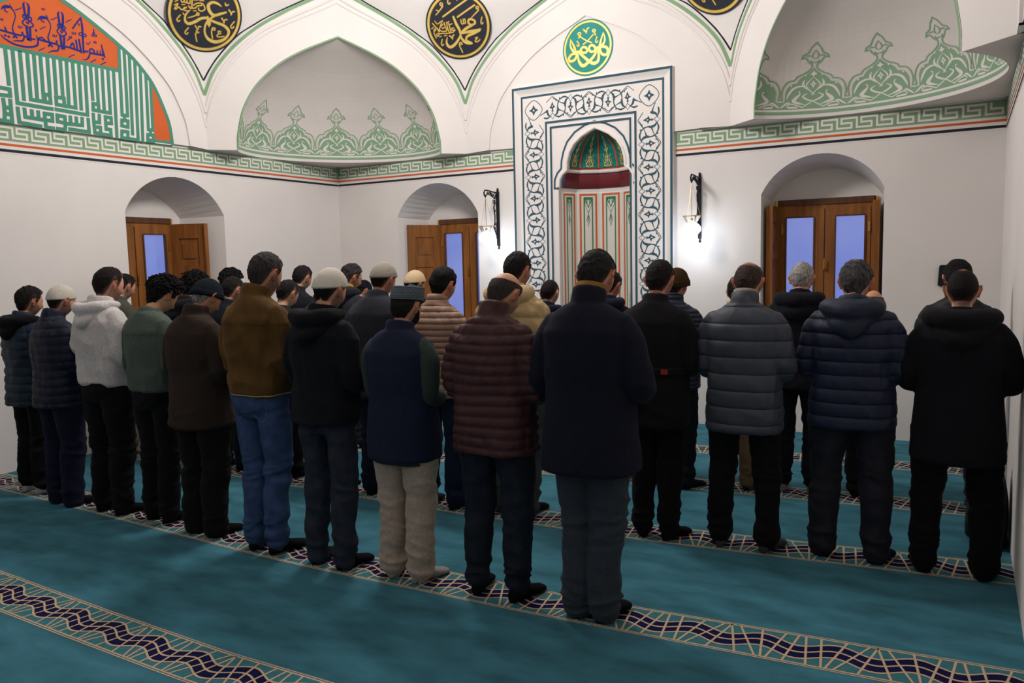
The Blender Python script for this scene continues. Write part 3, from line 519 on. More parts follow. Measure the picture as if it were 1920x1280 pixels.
R2 = [[(845,370,35),(890,520,50),(950,660,42),(960,780,28),(1000,870,50),(1080,930,60),(1180,945,45)],[(660,790,8),(630,880,30),(650,970,50),(720,1000,56),(830,930,50),(930,810,36),(965,740,30)],
 Wd(36,(1160,480),(1200,440),(1290,470),(1300,530),(1230,560),(1170,530),(1160,480)),[(1230,570,40),(1110,620,50),(1010,690,45),(990,720,30)],[(1000,722,30),(1150,700,55),(1300,690,64),(1405,660,30)],[(1390,690,25),(1250,740,45),(1130,780,45),(1075,830,36),(1085,880,30),(1180,940,40)],
 Wd(28,(620,355),(910,187),(1200,25)),Wd(27,(935,380),(1130,270),(1330,160)),rg(1385,215,26,18),[(1410,265,20),(1320,340,16),(1225,420,8)],rg(615,100,28,18),[(640,145,22),(560,230,16),(470,312,14)],Wd(14,(490,215),(530,230),(525,262)),
 Wd(18,(775,5),(760,80),(790,110),(810,80)),[(958,0,26),(966,45,8)],Wd(16,(1000,440),(1010,520),(1050,520),(1055,430)),Wd(16,(1050,520),(1095,515),(1090,430)),Wd(17,(1465,415),(1435,510),(1450,555),(1478,528)),Wd(17,(540,830),(510,920),(530,960),(555,930)),
 [(715,765,26),(750,790,22),(772,840,8)],[(772,840,8),(785,765,20),(815,745,16)],Wd(18,(910,955),(920,925),(950,915),(968,955),(912,962),(915,1010),(940,1070),(960,1128)),Wd(17,(1275,840),(1330,830),(1265,900),(1310,922),(1372,880)),
 Wd(15,(370,480),(430,560),(500,640),(490,660),(470,620)),Wd(15,(595,435),(540,540),(500,622)),Wd(13,(430,440),(480,500),(560,450)),Wd(13,(540,560),(600,510)),Wd(15,(630,480),(640,560),(665,650),(560,655),(510,630)),Wd(15,(685,475),(690,600),(722,700)),Wd(14,(725,500),(740,600),(752,690),(690,705),(560,700),(500,710),(450,760),(430,720),(480,690)),
 Wd(14,(830,600),(780,610),(790,650),(850,640),(800,690),(750,690)),Wd(12,(340,590),(380,560)),Wd(14,(380,640),(400,600),(430,610),(380,660),(390,730),(412,790)),Wd(12,(690,490),(740,460)),Wd(12,(745,530),(800,510)),Wd(12,(490,770),(530,760)),Wd(12,(600,755),(650,745)),Wd(20,(575,590),(610,585))]
R1 = [[(1285,85,8),(1200,40,40),(1090,30,46),(1010,100,60),(1030,200,60),(1100,280,56),(1180,290,50),(1290,240,45),(1400,190,28)],[(1150,310,45),(1080,380,34),(1050,425,30)],[(640,270,8),(570,360,25),(545,450,32),(570,530,46),(640,560,52),(760,500,56),(880,410,50),(1000,378,44),(1060,405,40)],
 [(1050,405,40),(1200,440,46),(1380,480,52),(1490,560,56),(1500,660,46),(1420,780,52),(1250,860,66),(1090,830,56),(1000,720,36),(980,600,32),(1000,490,32),(1040,420,30)],[(1015,350,30),(1055,480,80),(1070,550,20)],[(600,442,6),(700,400,16),(795,345,14)],rg(805,328,24,20),
 [(1455,130,24),(1500,180,20),(1515,235,8)],[(1515,235,8),(1535,155,20),(1580,148,16)],[(1320,330,24),(1362,380,20),(1380,432,8)],[(1380,432,8),(1395,350,20),(1440,345,16)],Wd(20,(775,580),(835,650),(850,590),(892,585)),Wd(18,(835,650),(810,700),(868,712),(800,742),(812,820),(840,910)),
 Wd(18,(445,410),(385,510),(415,550),(447,520)),Wd(18,(1600,360),(1535,470),(1570,510),(1602,470)),Wd(18,(635,650),(575,750),(610,790),(637,755)),Wd(20,(1360,0),(1380,48),(1430,20)),Wd(19,(1140,605),(1145,570),(1190,565),(1200,605),(1140,612),(1140,690),(1170,792)),Wd(18,(1330,620),(1280,620),(1290,665),(1345,650),(1260,710),(1290,745),(1412,715)),
 Wd(16,(430,60),(450,130),(500,120),(490,25)),Wd(16,(500,120),(560,132),(540,15)),Wd(16,(560,130),(622,132),(608,15)),Wd(20,(660,-30),(664,170)),Wd(16,(700,160),(760,110),(850,90),(872,130),(780,162),(740,212),(640,232),(600,190)),Wd(12,(700,50),(780,35)),Wd(12,(820,40),(900,30)),Wd(17,(910,120),(942,200),(880,252),(820,240),(808,200)),Wd(12,(880,90),(900,112)),Wd(12,(320,150),(370,110)),
 Wd(16,(310,222),(380,200),(320,290),(350,300),(400,250),(440,282),(480,290),(520,240),(562,230),(500,282),(560,300),(620,290)),Wd(12,(340,200),(380,180)),Wd(12,(460,190),(520,178)),Wd(14,(500,360),(520,385),(550,380)),Wd(14,(640,205),(690,205)),Wd(12,(710,275),(770,265))]
S1 = nz(R1,957,323,807); S2 = nz(R2,931,559,717)
def roundel_at(k, label, S, R, zc, off, tilt, lat=0):
    p = Vector((*V[k],zc)); c = Vector((W/2,-W/2,zc)); d = (c-p); d.z = 0
    t0 = (Vector((*V[k-1],0))-Vector((*V[k],0))).normalized()+(Vector((*V[(k+1)%8],0))-Vector((*V[k],0))).normalized(); d = t0.normalized()
    nrm = d*math.cos(tilt)-Vector((0,0,1))*math.sin(tilt)
    return disc_obj(p+d*off+Vector((0,0,1)).cross(d)*lat, nrm, R, 0, 'calligraphy_roundel', label, S, M['disc'])
RD = [(0,'black roundel with gold calligraphy and big looped tail, above left corner arch springing',S1,.388,4.42,.262,.53,-.03),(1,'black roundel with gold calligraphy and two slanted bars, between corner arch and mihrab arch',S2,.377,4.465,.288,.53,-.005),(2,'black and gold roundel mostly cut off by the top edge, right of the mihrab',S1,.393,4.475,.294,.53,-.005)]
for r_ in RD: roundel_at(*r_)
# green roundel above the mihrab, flat on the wall
mb = MB(); cx,cz,Rg = 3.677,4.058,.297
fg = lambda x,z,d=0: (x,-.035-d,z)
ci = lambda r: [(cx+r*math.cos(2*PI*i/64), cz+r*math.sin(2*PI*i/64)) for i in range(64)]
mb.poly(ci(Rg), fg, .002, M['teal']); mb.poly(ci(Rg*.95), fg, .0035, M['goldedge'], [ci(Rg*.875)]); mb.poly(ci(Rg*.942), fg, .0045, M['gold'], [ci(Rg*.885)])
vs = [fg(*p,-.004) for p in ci(Rg)]+[fg(*p,.002) for p in ci(Rg)]; mb.add(vs, [(i,(i+1)%64,64+(i+1)%64,64+i) for i in range(64)], M['teal'])
for s_ in GREEN_SCRIPT:
    mb.stroke([(a,b,w+.007) for a,b,w in s_], fg, .0035, M['goldedge']); mb.stroke(s_, fg, .0045, M['gold'])
tag(mb.build('calligraphy_roundel'), 'green roundel with mirrored gold calligraphy centred above the mihrab', 'roundel', 'calligraphy roundels')
# ================================================================== MIHRAB
mx0, mx1, mzt = 2.735, 4.637, 3.73
mroot = empty('mihrab', (3.69,-.03,0)); tag(mroot, 'tall rectangular prayer niche with dark blue arabesque border on the back wall', 'prayer niche')
fm = lambda x,z,d=0: (x, -.045-d, z)
mb = MB()
def rectband(mb, o0, o1, d, m):           # frame band between two insets (open at the floor)
    a0,a1,zt0 = mx0+o0, mx1-o0, mzt-o0; b0,b1,zt1 = mx0+o1, mx1-o1, mzt-o1
    mb.add([fm(a0,0,d),fm(b0,0,d),fm(b0,zt1,d),fm(a0,zt0,d)], [(0,1,2,3)], m)
    mb.add([fm(b1,0,d),fm(a1,0,d),fm(a1,zt0,d),fm(b1,zt1,d)], [(0,1,2,3)], m)
    mb.add([fm(a0,zt0,d),fm(b0,zt1,d),fm(b1,zt1,d),fm(a1,zt0,d)], [(0,1,2,3)], m)
def rectslope(mb, o0, o1, d0, d1, m, n=6, fnc=None):
    for i in range(n):
        t0,t1 = i/n,(i+1)/n; g = fnc or (lambda t: t)
        e0,e1 = o0+(o1-o0)*t0, o0+(o1-o0)*t1; h0,h1 = d0+(d1-d0)*g(t0), d0+(d1-d0)*g(t1)
        a0,a1,za = mx0+e0,mx1-e0,mzt-e0; b0,b1,zb = mx0+e1,mx1-e1,mzt-e1
        mb.add([fm(a0,0,h0),fm(b0,0,h1),fm(b0,zb,h1),fm(a0,za,h0)], [(0,1,2,3)], m)
        mb.add([fm(b1,0,h1),fm(a1,0,h0),fm(a1,za,h0),fm(b1,zb,h1)], [(0,1,2,3)], m)
        mb.add([fm(a0,za,h0),fm(b0,zb,h1),fm(b1,zb,h1),fm(a1,za,h0)], [(0,1,2,3)], m)
rectslope(mb, 0, 0.0001, -.045, .02, M['white'], 1)
rectband(mb, 0, .026, .02, M['petrol'])
rectslope(mb, .026, .098, .02, -.012, M['white'], 8, lambda t: math.sin(t*PI/2))
rectband(mb, .098, .121, -.012, M['petrol'])
rectband(mb, .121, .405, -.012, M['white'])
rectband(mb, .405, .43, -.010, M['petrol'])
rectslope(mb, .43, .465, -.010, -.016, M['white'], 6, lambda t: math.sin(t*PI))
rectband(mb, .464, .486, -.008, M['petrol'])
part(mb.build('border_frame'), mroot)
# inner flat panel with the niche opening
mb = MB()
OUT = [(3.246,2.576),(3.25,2.675),(3.285,2.745),(3.332,2.79),(3.338,2.876),(3.363,2.975),(3.41,3.078),(3.505,3.175),(3.62,3.236),(3.746,3.27)]
OUT = OUT+[(7.492-x,z) for x,z in OUT[::-1][1:]]
INN = [(3.294,0),(3.294,2.585),(3.303,2.665),(3.337,2.725),(3.392,2.765),(3.398,2.862),(3.428,2.962),(3.485,3.05),(3.575,3.125),(3.68,3.178),(3.746,3.205)]
INN = INN+[(7.492-x,z) for x,z in INN[::-1][1:]]
mb.poly([(mx0+.48,0),(mx1-.48,0),(mx1-.48,mzt-.48),(mx0+.48,mzt-.48)], fm, -.016, M['white'], [INN[::-1]])
vs = [fm(x,z,-.016) for x,z in INN]+[fm(x,z,-.10) for x,z in INN]; m_ = len(INN)
mb.add(vs, [(i,i+1,m_+i+1,m_+i) for i in range(m_-1)], M['white'])
mb.stroke([(3.30,2.572)]+OUT+[(4.192,2.572)], fm, -.013, M['petrol'], w=.021, smooth=False, caps=False)
mb.tube([fm(x,z,-.016) for x,z in INN[1:-1]], .016, M['white'], 8)
part(mb.build('arch_panel'), mroot)
# arabesque
mb = MB()
AR = [[(245,490,12),(285,545,32),(360,567,34),(430,562,14),(560,612,10)],[(345,580,26),(320,650,13),(285,725,11),(210,850,11)],[(245,490,10),(216,570,24),(228,640,20),(290,725,11),(400,747,11)]]
def arab(fmap, length, n):                # fmap(s along, c across -1..1)
    for i in range(n):
        for q in range(2):
            pass
    cell = length/n; sx = 220.
    for i in range(n):
        flip = 1 if i % 2 == 0 else -1
        base = (i+.5)*cell
        T = lambda x,y,d=0: fmap(base+(y-440)/420*cell, flip*(x-390)/sx, d)
        fl = [(305,440),(330,428),(328,405),(345,425),(372,428),(405,368),(427,400),(470,417),(512,437),(470,455),(432,470),(415,512),(384,455),(345,455),(330,476),(326,452)]
        mb.poly(fl, T, .001, M['petrol'], [[(425+22*math.cos(a*PI/4),437+11*math.sin(a*PI/4)) for a in range(8)]])
        mb.stroke([(178,440),(245,395),(303,436),(245,490),(178,440)], T, .001, M['petrol'], w=11, smooth=False)
        ends = [0] if i == n-1 else [0,1]
        if i < n-1:
            for s_ in AR:
                mb.stroke([(x,y,w*1.3) for x,y,w in s_], T, .001, M['petrol']); mb.stroke([(790-x,1300-y,w*1.3) for x,y,w in s_], T, .001, M['petrol'])
            for x,y in ((228,690),(562,608),(530,520),(262,792)): mb.poly([(x+13*math.cos(a*PI/4),y+13*math.sin(a*PI/4)) for a in range(8)], T, .001, M['petrol'])
        half = lambda s_: s_[:3]
        if i == 0:
            T0 = lambda x,y,d=0: fmap((-.5)*cell+(y-440)/420*cell, -flip*(x-390)/sx, d)
            for s_ in AR: mb.stroke([(790-x,1300-y,w*1.3) for x,y,w in half(s_)], T0, .001, M['petrol'])
        if i == n-1:
            for s_ in AR: mb.stroke([(x,y,w*1.3) for x,y,w in half(s_)], T, .001, M['petrol'])
        if i < n-1 or True:
            mb.stroke([(510,575,11),(560,510,11),(605,440,13),(560,370,13),(510,300,13)], T, .001, M['petrol'])
# strokes use pixel-like units, so widths are scaled through the map (isotropic: 1 unit = .00055 m)
bw_ = .284; xl = mx0+.121+bw_/2; xr = mx1-.121-bw_/2; zt = mzt-.121-bw_/2
hw_ = bw_/2*.9
NV = 14; LV = zt-.02; arab(lambda s_,c,d=0: fm(xl+c*hw_, zt-bw_*.45-s_, -.012+d), LV, NV)
arab(lambda s_,c,d=0: fm(xr-c*hw_, zt-bw_*.45-s_, -.012+d), LV, NV)
LH = xr-xl-bw_*.9; arab(lambda s_,c,d=0: fm(xl+bw_*.45+s_, zt-c*hw_*-1, -.012+d), LH, 5)
for x in (xl,xr):
    T = lambda u,v,d=0: fm(x+u, zt+v, -.012+d)
    mb.poly([(.0,.06),(.02,.02),(.06,.0),(.02,-.02),(0,-.06),(-.02,-.02),(-.06,0),(-.02,.02)], T, .001, M['petrol'], [[(.012*math.cos(a*PI/4),.012*math.sin(a*PI/4)) for a in range(8)]])
    mb.stroke([(.11,0,.008),(.0,.11,.008),(-.11,0,.008),(0,-.11,.008),(.11,0,.008)], T, .001, M['petrol'])
part(mb.build('arabesque_border'), mroot)
# niche walls: half octagon
mb = MB(); R0 = .452; cx = 3.75
ang = [PI*i/5 for i in range(6)]
def ringp(r, z, k): return (cx-r*math.cos(ang[k]), .03+.86*r*math.sin(ang[k]), z)
def facet(r0,z0,r1,z1,m):
    for k in range(5): mb.add([ringp(r0,z0,k),ringp(r0,z0,k+1),ringp(r1,z1,k+1),ringp(r1,z1,k)], [(0,1,2,3)], m)
facet(R0,0,R0,2.53,M['cream'])
for k in range(5):
    A = Vector(ringp(R0,0,k)); B = Vector(ringp(R0,0,k+1)); t = (B-A).normalized(); L = (B-A).length; n = Vector((t.y,-t.x,0))
    if n.dot(Vector((cx,0,0))-A) < 0: n = -n
    ff = lambda u,z,d=0,A=A,t=t,n=n: tuple(A+t*u+n*d+Vector((0,0,z)))
    def rect(i0,i1,zt_,d,m):
        w = i1-i0
        mb.poly([(i0,.05),(i0,zt_-i0),(L-i0,zt_-i0),(L-i0,.05),(L-i1,.05),(L-i1,zt_-i1),(i1,zt_-i1),(i1,.05)], ff, d, m)
    rect(.032,.052,2.555,.003,M['orange']); rect(.079,.092,2.563,.003,M['green'])
    c = L/2; hwp = L/2-.092; zt_ = 2.563-.092
    P_ = lambda x,y,d=0,c=c,ff=ff,zt_=zt_: ff(c+x*hwp, zt_-y*.1, d)
    mb.poly([(-1,0),(1,0),(1,.14),(-1,.14)], P_, .003, M['green'])
    for sg in (-1,1):
        for s_ in ([(1,.1,.1),(.85,.75,.07),(.45,1.25,.07),(0,1.6,.09)],[(.8,.14,.2),(.6,.55,.12),(.42,.35,.1),(.3,.14,.08)],[(.3,.2,.12),(.34,.6,.14),(.0,1.05,.12)],[(0,1.6,.07),(.1,1.85,.07),(.28,2.25,.09),(.46,2.5,.1),(.22,2.7,.08),(0,3.2,.05)],[(.0,1.95,.1),(.14,2.3,.1),(0,2.6,.08)]):
            mb.stroke([(sg*x,y,w) for x,y,w in s_], P_, .0035, M['green'])
        for s_ in ([(0,5,.05),(.16,5.35,.06),(.05,5.8,.08),(0,6.0,.06)],[(0,6.0,.06),(.5,6.9,.07),(.72,7.7,.08),(.4,8.5,.07),(0,9.1,.06)],[(0,6.5,.1),(.3,7.2,.12),(.1,7.8,.12),(.3,8.3,.1),(0,8.8,.08)]):
            mb.stroke([(sg*x,y*1.15+5.2,w) for x,y,w in s_], P_, .0035, M['green'])
part(mb.build('niche_wall'), mroot)
mb = MB()
def fac(pr, m):
    for (r0,z0),(r1,z1) in zip(pr[:-1],pr[1:]): facet(r0,z0,r1,z1,m)
fac([(.452,2.53),(.462,2.54),(.455,2.575),(.45,2.58)], M['white'])
fac([(.45,2.58)]+[(.45-.055*math.sin(a*PI/16),2.58+.17*(1-math.cos(a*PI/16))) for a in range(1,9)], M['burgundy'])
fac([(.395,2.75),(.372,2.75),(.362,2.765),(.372,2.785),(.39,2.79)], M['white'])
fac([(.39,2.79),(.388,2.808)], M['orange'])
part(mb.build('cornice'), mroot)
mb = MB()
DZ = [(0.372,2.808),(.366,2.862),(.335,2.962),(.28,3.05),(.192,3.125),(.09,3.182),(.04,3.205),(.0,3.215)]
fac(DZ, M['dometeal'])
for k in range(6): mb.tube([ringp(r-.004,z,k) for r,z in DZ[:-1]], [.011]*5+[.007,.004], M['rib'], 6)
zs_ = [z for r,z in DZ]; rs_ = [r for r,z in DZ]
for k in range(5):
    def gp(u,v,d=0,k=k):                  # u -1..1 across the facet, v height above base
        z = 2.808+v; r = float(np.interp(z,zs_,rs_))-.006-d; a = Vector(ringp(r,z,k)); b = Vector(ringp(r,z,k+1)); return tuple(a.lerp(b,.5+u/2))
    sp = [(0,.035,.05,.012),(0,.075,.07,.02),(-.18,.085,.06,.018),(.18,.085,.06,.018),(0,.115,.09,.022),(-.2,.12,.05,.014),(.2,.12,.05,.014),(0,.15,.06,.016),(0,.185,.11,.024),(-.2,.19,.05,.012),(.2,.2,.05,.014),(0,.225,.08,.02),(-.12,.25,.05,.016),(.12,.25,.05,.016),(0,.275,.06,.018),(0,.31,.08,.026),(0,.345,.03,.012),(-.32,.05,.05,.012),(.32,.05,.05,.012),(-.36,.02,.06,.007),(.36,.02,.06,.007),(-.4,.14,.04,.01),(.4,.14,.04,.01)]
    for u,v,a,b in sp: mb.poly([(u+a*math.cos(q*PI/5),v+b*math.sin(q*PI/5)) for q in range(10)], gp, .001, M['gold'])
    for sg in (-1,1):
        mb.stroke([(sg*.05,.012,.01),(sg*.3,.03,.012),(sg*.5,.09,.004)], lambda u,v,d=0: gp(u,v,d), .001, M['gold'], w=.012)
        mb.stroke([(sg*.12,.05,.01),(sg*.3,.08,.012),(sg*.36,.13,.004)], lambda u,v,d=0: gp(u,v,d), .001, M['gold'], w=.010)
part(mb.build('niche_dome'), mroot)

# ================================================================== WINDOWS
WIN_LAB = ['oak double window with one shutter folded open in deep arched recess, left wall','oak window partly hidden in arched recess left of the mihrab, left shutter open','oak double window with both shutters open in arched recess right of the mihrab']
for wi, w in enumerate(WIN):
    fn,a,b,zs,za,ia,ib,fc,side = w
    mb = MB()
    def bar(mb,x0,x1,z0,z1,d0,d1,m):      # d: depth towards the room from the recess plane
        vs = [fn(x,z,-DEP+d) for d in (d0,d1) for x,z in ((x0,z0),(x1,z0),(x1,z1),(x0,z1))]
        mb.add(vs, [(0,1,2,3),(7,6,5,4),(0,4,5,1),(1,5,6,2),(2,6,7,3),(3,7,4,0)], m)
    bar(mb, fc-.46,fc+.46,2.27,2.33,.0,.05,M['woodd'])
    bar(mb, fc-.46,fc-.425,SILL,2.27,-.02,.035,M['wood']); bar(mb, fc+.425,fc+.46,SILL,2.27,-.02,.035,M['wood']); bar(mb, fc-.425,fc+.425,2.225,2.27,-.02,.035,M['wood'])
    bar(mb, fc-.46,fc+.46,SILL,SILL+.05,-.02,.035,M['wood'])
    root = mb.build('window_%d' % (wi+1), kind='structure')
    for s_ in (-1,1):
        mb = MB(); x0,x1 = sorted((fc+s_*.425, fc+s_*.005))
        g0,g1 = sorted((fc+s_*.375, fc+s_*.105))
        bar(mb,x0,g0,SILL+.05,2.225,-.01,.045,M['wood']); bar(mb,g1,x1,SILL+.05,2.225,-.01,.045,M['wood']); bar(mb,g0,g1,2.145,2.225,-.01,.045,M['wood']); bar(mb,g0,g1,SILL+.05,SILL+.15,-.01,.045,M['wood'])
        # bevel moulding round the pane
        for (u0,u1,v0,v1) in ((g0-.012,g0+.004,SILL+.15,2.145),(g1-.004,g1+.012,SILL+.15,2.145),(g0,g1,2.141,2.157)): bar(mb,u0,u1,v0,v1,.04,.055,M['woodd'])
        sash = mb.build('sash', root)
        mb = MB(); mb.poly([(g0,SILL+.14),(g1,SILL+.14),(g1,2.15),(g0,2.15)], fn, -DEP+.012, M['glass']); mb.build('pane', sash)
        mb = MB()
        for hz in (1.98,1.1): bar(mb, x0+.0 if s_<0 else x1-.02, x0+.02 if s_<0 else x1, hz,hz+.1,.04,.058,M['brass'])
        mb.build('hinge', sash)
    mb = MB(); p = Vector(fn(fc+.0,1.62,-DEP+.05)); q = Vector(fn(fc,1.62,-DEP+.085)); mb.tube([p,q],.012,M['brass'],8); mb.tube([q,Vector(fn(fc+.005,1.72,-DEP+.09))],[.011,.008],M['brass'],8); mb.build('handle', root)
    # folded wooden shutters standing out into the recess
    for s_ in (-1,1):
        if wi == 1 and s_ == 1: pass
        jx = ia if s_ < 0 else ib
        hx = fc+s_*.485
        hx = max(min(hx, ib-.03), ia+.03)
        ox = {(-1,0):-3.3,(1,0):-2.09,(-1,1):.99+.04,(1,1):2.2,(-1,2):5.556,(1,2):6.60}[(s_,wi)]
        od = {0:.40,1:.36,2:.38}[wi]
        if (s_,wi) == (-1,0): ox = -3.22
        ux = ox-hx; L = math.hypot(ux,od)
        th = .035
        def sf(u,z,d=0,hx=hx,ux=ux,od=od,s_=s_):   # u 0..1 from hinge; d offset towards recess middle
            t = Vector((ux,od)).normalized(); nrm = Vector((-t.y,t.x)) if s_*(-t.y) < 0 else Vector((t.y,-t.x))
            px = hx+ux*u+nrm.x*d; pd = .02+od*u+nrm.y*d
            return fn(px,z,-DEP+pd)
        mb = MB(); z0,z1 = SILL+.02,2.265
        def sbox(u0,u1,za_,zb_,d0,d1,m):
            vs = [sf(u,z,d) for d in (d0,d1) for u,z in ((u0,za_),(u1,za_),(u1,zb_),(u0,zb_))]
            mb.add(vs, [(0,1,2,3),(7,6,5,4),(0,4,5,1),(1,5,6,2),(2,6,7,3),(3,7,4,0)], m)
        sbox(0,1,z0,z1,0,th*.55,M['wood'])
        for u0,u1 in ((0,.22),(.78,1)): sbox(u0,u1,z0,z1,th*.55,th,M['wood'])
        for za_,zb_ in ((z1-.16,z1),(1.72,1.80),(z0,z0+.1)): sbox(.22,.78,za_,zb_,th*.55,th,M['wood'])
        for za_,zb_ in ((1.88,z1-.22),(z0+.18,1.64)): sbox(.32,.68,za_,zb_,th*.55,th*.85,M['wood'])
        sbox(.985,1.01,z0,z1,0,th+.03,M['wood'])
        mb.build('shutter', root)
        mb = MB(); mb.tube([sf(0,2.27,.01),sf(0,2.325,.01)],.018,M['brass'],10); mb.build('pivot', root)

# ================================================================== WALL LAMPS
def wall_lamp(x, label):
    r = empty('wall_lamp', (x,0,2.2)); tag(r, label, 'lamp', 'wrought iron wall lamps beside the mihrab')
    mb = MB(); q = lambda d,z: (x,-d,z)
    mb.box((x-.014,-.035,1.955),(x+.014,0,2.585), M['iron'])
    mb.lathe([(0,-.02),(.012,-.012),(.016,0),(.008,.008),(.014,.02),(0,.035)], (x,-.018,2.6), M['iron'], 10)
    mb.lathe([(0,.02),(.008,.012),(.005,0),(.013,-.012),(0,-.03)], (x,-.018,1.94), M['iron'], 10)
    mb.tube([q(.02,2.575),q(.12,2.578),(x,-.24,2.588),q(.30,2.588),q(.325,2.56),q(.318,2.53),q(.295,2.512),q(.28,2.525),q(.285,2.54)], .0085, M['iron'])
    mb.tube([q(.03,2.46),q(.09,2.45),q(.11,2.40),q(.09,2.30),q(.095,2.22),q(.12,2.17),q(.09,2.13),q(.05,2.06),q(.03,2.0)], [.006,.007,.008,.007,.007,.008,.008,.007,.006], M['iron'])
    def scroll(d,z,rr,a0=0,turn=1.6,n=14,sg=1): mb.tube([q(d+rr*(1-i/n*.75)*math.cos(a0+sg*turn*2*PI*i/n), z+rr*(1-i/n*.75)*math.sin(a0+sg*turn*2*PI*i/n)) for i in range(n+1)], .0048, M['iron'], 6)
    for d,z,rr,a0,sg in ((.08,2.53,.038,0,1),(.145,2.545,.03,1,-1),(.20,2.555,.026,2,1),(.11,2.47,.03,2.4,1),(.245,2.558,.022,0,-1),(.06,2.2,.03,0,1),(.075,2.15,.03,2,-1),(.055,2.10,.026,1,1),(.045,2.05,.02,2,-1),(.09,2.36,.016,0,1)): scroll(d,z,rr,a0,1.4,14,sg)
    mb.tube([q(.03,2.57),q(.1,2.50),q(.14,2.53),q(.19,2.575)], .006, M['iron'])
    part(mb.build('bracket'), r)
    gy = -.292; gz = 2.17
    mb = MB()
    for a in (0.3,2.4,4.5): mb.tube([(x,gy,2.50),(x+.083*math.cos(a),gy+.083*math.sin(a),gz+.012)], .002, M['lampbrass'], 5)
    mb.tube([(x,gy,2.515),(x,gy,gz-.03)], .003, M['bulb'], 6)
    part(mb.build('chain'), r)
    mb = MB(); mb.lathe([(.086,.0),(.089,.006),(.086,.012),(.083,.006),(.086,0)], (x,gy,gz), M['lampbrass'], 28); mb.lathe([(.05,-.062),(.053,-.058),(.05,-.054),(.047,-.058),(.05,-.062)], (x,gy,gz), M['lampbrass'], 24); part(mb.build('rim'), r)
    mb = MB(); mb.lathe([(.086,0),(.07,-.03),(.05,-.06)], (x,gy,gz), M['clear'], 28); part(mb.build('glass_collar', smooth=True), r)
    mb = MB(); mb.lathe([(.048,-.062),(.075,-.085),(.092,-.115),(.088,-.145),(.06,-.175),(.025,-.195),(.008,-.205),(0,-.21)], (x,gy,gz), M['globe'], 28); part(mb.build('glass_globe', smooth=True), r)
    mb = MB(); mb.lathe([(0,-.02),(.014,-.022),(.014,-.055),(0,-.057)], (x,gy,gz), M['bulb'], 12); part(mb.build('lamp_holder', smooth=True), r)
    L = bpy.data.lights.new('lamp_light','POINT'); L.energy = 4.5; L.color = (.80,.89,1.0); L.shadow_soft_size = .07
    lo = bpy.data.objects.new('lamp_light', L); lo.location = (x,gy-.01,gz-.27); C.objects.link(lo)
wall_lamp(2.485, 'wrought iron bracket lamp with lit hanging glass globe, left of the mihrab')
wall_lamp(4.91, 'wrought iron bracket lamp with lit hanging glass globe, right of the mihrab')

# ================================================================== FLOOR / CARPET
mb = MB()
mb.poly([(-.6,YB),(W+.1,YB),(W+.1,.65),(-.6,.65)], lambda x,y,h=0: (x,y,h), 0, M['carpet'])
ROWS = [ # (x, y_top, y_bottom) samples
    [(.0,-5.745,-6.05),(2.4,-5.75,-6.055),(3.5,-5.79,-6.075),(4.4,-5.81,-6.085),(5.4,-5.78,-6.06),(W,-5.68,-5.98)],
    [(.0,-4.47,-4.785),(.54,-4.475,-4.785),(1.15,-4.50,-4.79),(3.57,-4.575,-4.885),(4.1,-4.58,-4.885),(5.47,-4.55,-4.835),(6.04,-4.51,-4.80),(W,-4.375,-4.70)],
    [(.0,-3.32,-3.63),(2.4,-3.36,-3.66),(4.3,-3.36,-3.665),(5.65,-3.285,-3.60),(W,-3.06,-3.385)],
    [(.0,-2.18,-2.48),(2.3,-2.19,-2.50),(4.3,-2.18,-2.49),(5.5,-2.085,-2.40),(W,-1.87,-2.19)],
    [(.0,-1.02,-1.33),(4.3,-1.02,-1.33),(W,-.78,-1.09)]]
for ri, R_ in enumerate(ROWS):
    xs = [r[0] for r in R_]
    def F(x, c, d=0, R_=R_, xs=xs):       # c: 0 bottom edge, 1 top edge
        a = np.interp(x, xs, [r[1] for r in R_]); b = np.interp(x, xs, [r[2] for r in R_])
        return (x, b+(a-b)*c, .0008+d)
    step = .08; N = int(W/step)
    def strip(c0,c1,m,d,f0=None):
        vs = []
        for i in range(N+1): x = W*i/N; vs += [F(x,c0,d),F(x,c1,d)]
        mb.add(vs, [(2*i,2*i+2,2*i+3,2*i+1) for i in range(N)], m)
    strip(0,1,M['cteal'],0)
    for c0,c1 in ((0,.022),(.045,.075),(.925,.955),(.978,1)): strip(c0,c1,M['ccream'],.0006)
    PR = .3165; A = .10; HW = .20
    wav = lambda x: .5+A*math.cos(2*PI*(x+.1)/PR)
    n2 = int(W/.02); vs = []
    for i in range(n2+1): x = W*i/n2; vs += [F(x,wav(x)-HW,.0006),F(x,wav(x)+HW,.0006)]
    mb.add(vs, [(2*i,2*i+2,2*i+3,2*i+1) for i in range(n2)], M['cnavy'])
    for o in (-HW,0,HW):
        vs = []
        for i in range(n2+1): x = W*i/n2; vs += [F(x,wav(x)+o-.019,.0012),F(x,wav(x)+o+.019,.0012)]
        mb.add(vs, [(2*i,2*i+2,2*i+3,2*i+1) for i in range(n2)], M['ccream'])
    nk = int(W/PR*5)
    for i in range(nk):
        x = (i+.5)*PR/5
        if x > W-.05: continue
        ph = 2*PI*(x+.1)/PR
        sl = math.sin(ph)*.42              # lines fan out round each crest
        ln = lambda c: x+(c-.5)*PR*( .30*math.sin(ph)+.18*math.cos(ph*.5) )
        w_ = .0052
        cs = [.06+.88*j/6 for j in range(7)]
        vs = []
        for c in cs: vs += [F(min(max(ln(c)-w_,0),W),c,.0013),F(min(max(ln(c)+w_,0),W),c,.0013)]
        mb.add(vs, [(2*j,2*j+1,2*j+3,2*j+2) for j in range(6)], M['ccream'])
mb.build('floor', kind='structure')

